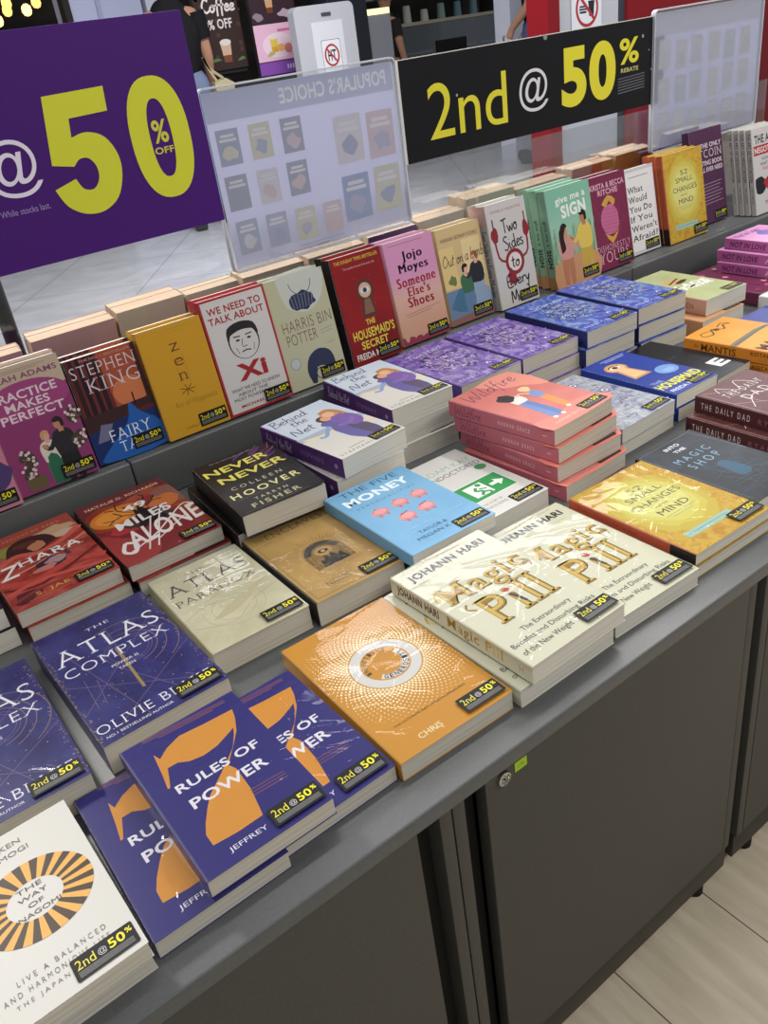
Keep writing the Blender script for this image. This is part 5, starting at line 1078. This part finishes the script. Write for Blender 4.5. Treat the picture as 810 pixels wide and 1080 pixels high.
GW = 'pink wildflower-lettered pile'
wl = B(NB, 'pink novel with two walking girls, top of a pile of four', .142, .212, .026, MN('coral_pink', [(.3, 'bf6a64'), (.7, 'cc7c72')], (10, 10, 10), 3, 1, .38), art_wild, spine_wild, 'bb6674', group=GW); put(wl, .803, .768, .0798, 5.1)
again(wl, .803, .761, .0532, 4.2, 'pink novel second from the top of the pile of four', group=GW)
again(wl, .7955, .757, .0266, .2, 'pink novel third from the top of the pile of four', group=GW)
again(wl, .796, .741, 0, 3.0, 'pink novel at the bottom of the pile of four', group=GW)
b = B(NB, 'grey-lilac book of tangled flowers, upper copy behind the pink pile', .140, .21, .0248, MN('grey_lilac', [(.3, '77789c'), (.5, '9a9fa8'), (.7, 'b2b6b6')], (50, 50, 20), 4, 2, .36), art_grey, group='grey-lilac books', pages=PAGES_PALE); put(b, .953, .768, .0252, 2.6)
again(b, .9555, .772, 0, 2.0, 'grey-lilac book under the upper copy behind the pink pile', group='grey-lilac books')
hb = B(NB, 'royal blue thriller with a keyhole eye, beside the grey-lilac book', .113, .207, .0248, M('243a8e', .34), art_hblue, group='blue keyhole thrillers', pages=PAGES_PALE); put(hb, 1.110, .784, .0252, 0)
again(hb, 1.1125, .781, 0, .4, 'royal blue thriller under the keyhole-eye copy', group='blue keyhole thrillers')
b = B(NB, 'black book with a big white letter E, tucked beside the orange insect book', .108, .21, .034, M('16181f', .32), art_E, stick=False); put(b, 1.232, .790, 0, 3)
mt = B(NB, 'orange insect-antenna book, upper copy', .140, .21, .0248, MN('warm_orange', [(.3, 'd0882e'), (.7, 'dc9a3c')], (8, 8, 8), 2, 0, .36), art_mantis, spine_mantis, 'c47a28', group='orange insect books', stick=False); put(mt, 1.356, .728, .0252, 4)
again(mt, 1.358, .724, 0, 3.4, 'orange insect-antenna book under the upper copy', group='orange insect books')
DADC = M('5c3436', .36)
dd = B(NB, 'maroon book with white hand-drawn lettering, upper copy at the right edge', .140, .216, .0285, DADC, art_dad, spine_dad, '4a2427', group='maroon books'); put(dd, 1.109, .533, .0292, 0)
again(dd, 1.088, .533, 0, 0, 'maroon book under the upper copy at the right edge', group='maroon books')
b = B(NB, 'pale aqua book with lilac flowers behind the maroon books', .13, .2, .036, M('a9c8cc', .38), art_flower, stick=False); put(b, 1.285, .516, 0, 2)
b = B(NB, 'dark blue book lying flat behind the orange insect books', .135, .21, .030, M('39458c', .36), None, stick=False); put(b, 1.503, .735, 0, 1)
b = B(NB, 'white-covered book at right edge, on the far side of the dark blue book', .13, .2, .045, M('d0cfcc', .4), None, None, 'c2c1be', stick=False, pages=PAGES_PALE); put(b, 1.645, .77, 0, 1)
# third row
zh = B(NB, 'red painted fantasy book with tall white title, upper copy', .142, .226, .0248, MN('red_paint', [(.3, '6e2a24'), (.45, 'a03a30'), (.6, 'b4564a'), (.72, '8a5a40')], (12, 16, 10), 4, 2, .34), art_zhara, group='red fantasy books', film=11); put(zh, .079, 1.02, .0252, .3)
again(zh, .0845, 1.016, 0, 0, 'red painted fantasy book under the upper copy', group='red fantasy books')
ml = B(NB, 'orange sunset book with a bare black tree, upper copy', .144, .232, .0248, MN('sunset', [(.25, '54222a'), (.42, '8a3428'), (.6, 'b8622e'), (.75, '7a2c28')], (9, 14, 8), 3, 1, .34), art_miles, None, '3a1a1a', group='bare tree books', film=12); put(ml, .228, 1.01, .0252, -.4)
again(ml, .2335, 1.003, 0, -.4, 'orange bare-tree book under the upper copy', group='bare tree books')
b = B(NB, 'black-covered book at the left picture edge beside the red fantasy books, upper copy', .142, .21, .0298, M('1f1d24', .36), None, group='black books at the left edge', pages=PAGES_PALE, stick=False); put(b, -.073, 1.03, .0302, 0)
again(b, -.069, 1.026, 0, 0, 'black-covered book under its copy at the left picture edge', group='black books at the left edge')
nv = B(NB, 'black thriller with yellow block title and curled cover, top of its pile', .133, .201, .034, M('1d1b1e', .4), art_never, group='black and yellow thrillers', curl=.004, stick=False); put(nv, .3845, .957, .0452, -5.0)
nl = B(NB, 'black spine book directly under the curled yellow-title thriller', .131, .2, .022, M('1d1a1c', .4), None, group='black and yellow thrillers', stick=False); put(nl, .3785, .975, .0226, -4)
again(nl, .380, .968, 0, -2.5, 'lowest black spine book of the yellow-title pile', group='black and yellow thrillers')
GN = 'ice rink romance piles'
NETC = MN('pale_sky', [(.3, 'b4c2d8'), (.7, 'ccd4de')], (8, 8, 8), 2, 0, .36)
nt = B(NB, 'pale blue romance with an embracing couple, top of the front pile', .129, .214, .033, NETC, art_net, spine_net, '553072', group=GN, pages=PAGES_PALE); put(nt, .5565, .955, .0664, 5.3)
again(nt, .544, .960, .0332, .4, 'pale blue embracing-couple romance second in the front pile, purple spine showing', group=GN)
again(nt, .546, .955, 0, -.3, 'pale blue embracing-couple romance at the bottom of the front pile', group=GN)
again(nt, .7125, 1.038, .0664, -1.2, 'pale blue romance with an embracing couple, top of the rear pile', group=GN)
again(nt, .716, 1.036, .0332, -.6, 'pale blue embracing-couple romance second in the rear pile', group=GN)
again(nt, .711, 1.030, 0, -1.0, 'pale blue embracing-couple romance at the bottom of the rear pile', group=GN)
PURC = MN('violet_print', [(.3, '4a3484'), (.45, '664c9a'), (.58, '8470b0'), (.72, 'a494bc')], (26, 22, 20), 5, 2.5, .34)
BLUC = MN('blue_print', [(.3, '2c3a8c'), (.45, '4252a6'), (.58, '6076b8'), (.72, '8ca0c0')], (26, 22, 20), 5, 2.5, .34)
GP, GB = 'violet flower piles', 'blue flower piles'
pu = B(NB, 'violet flower-patterned book, top of the pile behind the pink novels', .144, .222, .0298, PURC, art_crest('Twisted', 'b4a4cc', '3c2a6c', 'c9bcd4'), None, '5a4494', group=GP); put(pu, .861, 1.036, .0604, 0)
again(pu, .864, 1.034, .0302, .6, 'violet flower-patterned book second in the pile behind the pink novels', group=GP)
again(pu, .858, 1.030, 0, 0, 'violet flower-patterned book at the bottom behind the pink novels', group=GP)
again(pu, 1.0125, 1.040, .0604, -1.2, 'violet flower-patterned book, top of the pile next to the blue pile', group=GP)
again(pu, 1.016, 1.036, .0302, -.8, 'violet flower-patterned book second in the pile next to the blue pile', group=GP)
again(pu, 1.0125, 1.03, 0, 0, 'violet flower-patterned book at the bottom next to the blue pile', group=GP)
bl = B(NB, 'blue flower-patterned book, top of the shorter left pile', .138, .230, .0328, BLUC, art_crest('Stories', '9fb0cc', '24306c', 'b8c4c8'), None, '2a3270', group=GB); put(bl, 1.164, 1.022, .0664, -2.4)
again(bl, 1.155, 1.018, .0332, -1.4, 'blue flower-patterned book second in the shorter left pile', group=GB)
again(bl, 1.158, 1.012, 0, -.6, 'blue flower-patterned book at the bottom of the shorter left pile', group=GB)
again(bl, 1.312, 1.022, .0684, -3.6, 'blue flower-patterned book, top of the right pile beside the green book', group=GB)
again(bl, 1.309, 1.018, .0342, -3, 'blue flower-patterned book second in the right pile beside the green book', group=GB)
again(bl, 1.309, 1.012, 0, -2.6, 'blue flower-patterned book at the bottom of the right pile beside the green book', group=GB)
b = B(NB, 'sage green book with jagged white title and a rose-pink spine', .136, .221, .034, MN('sage', [(.3, 'a4ad7c'), (.7, 'b8be92')], (10, 10, 10), 3, 1, .36), art_blade, spine_blade, 'bd9484', pages=PAGES_PALE); put(b, 1.500, 1.0, .0356, -1.6)
b = B(NB, 'peach-covered book under the sage green book', .140, .224, .035, M('cf9a70', .38), None, pages=PAGES_PALE); put(b, 1.470, .985, 0, -1)
lv = B(NB, 'pink-lilac book with a purple figure, top of the pile at the right edge', .140, .21, .0248, MN('orchid', [(.3, 'd08cc0'), (.7, 'dea4d0')], (10, 10, 10), 3, .5, .36), art_love, spine_love, 'b4649c', group='pink-lilac pile', stick=False); put(lv, 1.822, .966, .0806, 0)
again(lv, 1.808, .975, .0554, 0, 'pink-lilac book second in the pile at the right edge', group='pink-lilac pile')
again(lv, 1.80, .968, .0302, 0, 'pink-lilac book third in the pile at the right edge', group='pink-lilac pile')
b = B(NB, 'dark rose floral book under the pink-lilac pile', .150, .215, .030, M('6a2f4c', .36), art_floral, stick=False); put(b, 1.70, 1.0, 0, 0)

# ---------------------------------------------------------------- books standing on the step
GS = 'books standing along the step'
def st(label, x, y, w, h, t, cm, art, yaw=0, spine=None, sm=None, film=None, copies=1, what='', stick=True, pg=None):
    r = B(NB, label, w, h, t, cm, art, spine, sm, film=film, stick=stick, pages=pg or PAGES_PALE)
    stand(r, x, y, t, yaw)
    for k in range(copies):
        d = (t / cos(LEAN) + .0012) * (k + 1); q = dup(r, r.location + Vector((.002 * (k + 1), d, 0)), r.rotation_euler, 'copy standing %sbehind %s' % (['directly ', 'second '][k], what), skip=('plastic_wrap', 'sale_sticker'))
    return r
SAGEC = 'b9b59a'
st('pink and violet book cut off at the left edge, before the magenta flower-border book', .045, 1.262, .125, .185, .022, M('b8788c', .38), art_left, copies=0)
st('magenta book with a kissing couple and white flowers on the step', .172, 1.276, .125, .193, .026, M('8f3a70', .38), art_practice, film=21, copies=1, what='the magenta kissing-couple book')
st('dark red and blue book with a winding river and tall serif author line', .301, 1.284, .119, .172, .028, MN('ember', [(.3, '3c1c24'), (.7, '6a2c2c')], (8, 8, 8), 3), art_king, sm='1e1a22', copies=1, what='the river-cover book')
st('mustard yellow book with a thin vertical brown title', .4215, 1.276, .116, .184, .022, M('c29128', .38), art_zen, copies=1, what='the mustard yellow book')
st('grey-white book with a red border and a line-drawn face', .5395, 1.276, .127, .202, .022, M('b0303a', .36), art_xi, 0, None, 'a02c34', film=22, copies=1, what='the red-bordered book')
st('sage grey book with a sketched head of dark hair and thin brown lettering', .669, 1.283, .124, .2, .02, M('b3b196', .4), art_potter, 0, copies=1, what='the sage grey sketch book')
st('red thriller with an eye in a keyhole and black spine', .809, 1.282, .117, .204, .026, MN('blood_red', [(.25, '4a1618'), (.5, '8e2224'), (.7, '7a1c20')], (5, 5, 5), 2, 0, .36), art_house, 0, None, '1e1a1c', copies=1, what='the red keyhole thriller')
st('pink to peach book with heavy black and crimson title lettering', .941, 1.295, .121, .2, .026, MN('blush', [(.2, 'c89a80'), (.45, 'd0a898'), (.65, 'cc90b4')], (4, 4, 4), 1, 0, .38, grad='y', h=.2, mixf=.15), art_jojo, copies=1, what='the pink-to-peach book')
st('sand yellow book with a couple lounging on a blue sofa', 1.078, 1.305, .118, .194, .024, M('c9b080', .38), art_limb, copies=1, what='the blue-sofa couple book')
st('pale grey murder-mystery book with hand lettering and a dark red wreath', 1.205, 1.292, .114, .215, .026, M('c4c0bd', .4), art_two, 0, spine_two, 'b5b1ac', copies=1, what='the red-wreath mystery')
GRN = MN('meadow', [(.2, '9db489'), (.5, '9cc0a8'), (.8, '7fb59c')], (8, 8, 8), 2, 0, .38, grad='y', h=.21, mixf=.2)
sg = st('green romance with a seated couple in tall grass', 1.376, 1.289, .140, .211, .024, GRN, art_sign, 0, spine_sign, '7fa58c', copies=0)
q = dup(sg, sg.location + Vector((0, .0262, 0)), sg.rotation_euler, 'copy of the green romance directly behind it, its spine showing')
q = dup(sg, sg.location + Vector((.002, .0524, 0)), sg.rotation_euler, 'second copy standing behind the green romance')
st('wine red book with a netted pink strawberry heart', 1.519, 1.297, .127, .207, .024, M('762c4a', .38), art_yours, copies=1, what='the strawberry book')
st('white book with bold black question lettering and a grey border', 1.661, 1.318, .112, .197, .02, M('bdbbbe', .4), art_what, copies=0)
r = dup(b52, (0, 0, 0), (0, 0, 0), 'yellow speckled mind book standing on the step, orange spine showing', skip=('plastic_wrap',)); stand(r, 1.792, 1.304, .0168, 0)
for k in range(2):
    q = dup(r, r.location + Vector((-.002 * (k + 1), .0186 * (k + 1), 0)), r.rotation_euler, ['copy standing directly behind the upright yellow mind book', 'second copy behind the upright yellow mind book'][k], skip=('plastic_wrap', 'sale_sticker'))
st('aubergine coin-investing book with white capital lettering', 1.957, 1.345, .134, .232, .022, M('52304c', .38), art_coin, copies=0, stick=True)
ng = st('white negotiation book with a red title band, front copy at the right edge', 2.125, 1.283, .150, .213, .014, M('cbc8c6', .4), art_neg, 0, spine_neg, 'bdbab8', copies=0, stick=False)
for k in range(3): dup(ng, ng.location + Vector((-.010 - .0165 * k, .0165 + .002 * k, 0)), ng.rotation_euler, ['white negotiation book, spine nearest the front copy', 'white negotiation book, middle one of the three spines', 'white negotiation book, leftmost of the three spines'][k], group='negotiation spines') if False else dup(ng, ng.location + Vector((-.004 - .002 * k, .0160 * (k + 1), 0)), ng.rotation_euler, ['white negotiation book, first spine behind the front copy', 'white negotiation book, middle of the three spines', 'white negotiation book, last of the three spines'][k])

# ---------------------------------------------------------------- rear row, facing the other side of the display
PAGES_PEACH = MN('page_edges_peach', [(0.3, 'c0a68c'), (0.5, 'd0b79c'), (0.7, 'd8c4ac')], (6, 6, 1400), 3, 0, 0.8, spec=0.15)
GR = 'books facing the far side of the display'
RC = ['c8a0a0', 'c9bfae', 'd8c8b8', 'c0a8b0', 'a8543c', '6a4a8a']
rear = [('pink-edged book of the far side, behind the magenta kissing-couple book', .155, .128, .198, 0), ('pink-edged book of the far side, behind the river-cover book', .30, .150, .206, 0), ('peach-paged book of the far side, behind the mustard yellow book', .455, .13, .212, 1),
        ('peach-paged book of the far side, behind the red-bordered book', .59, .11, .208, 1), ('cream-paged book of the far side, hidden under the left poster holder', .71, .14, .196, 2), ('cream-paged book of the far side, behind the red keyhole thriller', .86, .14, .196, 2),
        ('violet book of the far side, behind the pink-to-peach book', 1.01, .13, .188, 5), ('cream-paged book of the far side, behind the blue-sofa couple book', 1.145, .135, .190, 2), ('cream-paged book of the far side, behind the red-wreath mystery', 1.285, .150, .208, 2),
        ('cream-paged book of the far side, behind the green romance', 1.44, .17, .198, 2), ('rust-edged book of the far side, behind the strawberry book', 1.63, .15, .206, 4), ('rust-edged book of the far side, behind the yellow mind book', 1.79, .14, .21, 4), ('cream-paged book of the far side, behind the white negotiation books', 2.06, .15, .21, 2), ('cream-paged book of the far side, at the right edge', 2.23, .16, .215, 2)]
for i, (lab, x, w, h, c) in enumerate(rear):
    t = .024 + .004 * (i % 3); h -= .026 if i < 4 else (.014 if i < 6 else 0)
    r = B(NB, lab, w, h, t, M(RC[c], .4), None, None, stick=False, pages=PAGES_PEACH, group=GR)
    r.rotation_euler = (radians(80), 0, radians(180)); r.location = (x + w, 1.468 + h * sin(LEAN) + .004, Z0 + STEP_Z + .0008)
    q = dup(r, r.location + Vector((.004, t / cos(LEAN) + .0012, 0)), r.rotation_euler, lab.replace(' of the far side', ' of the far side, one row further'), group=GR)
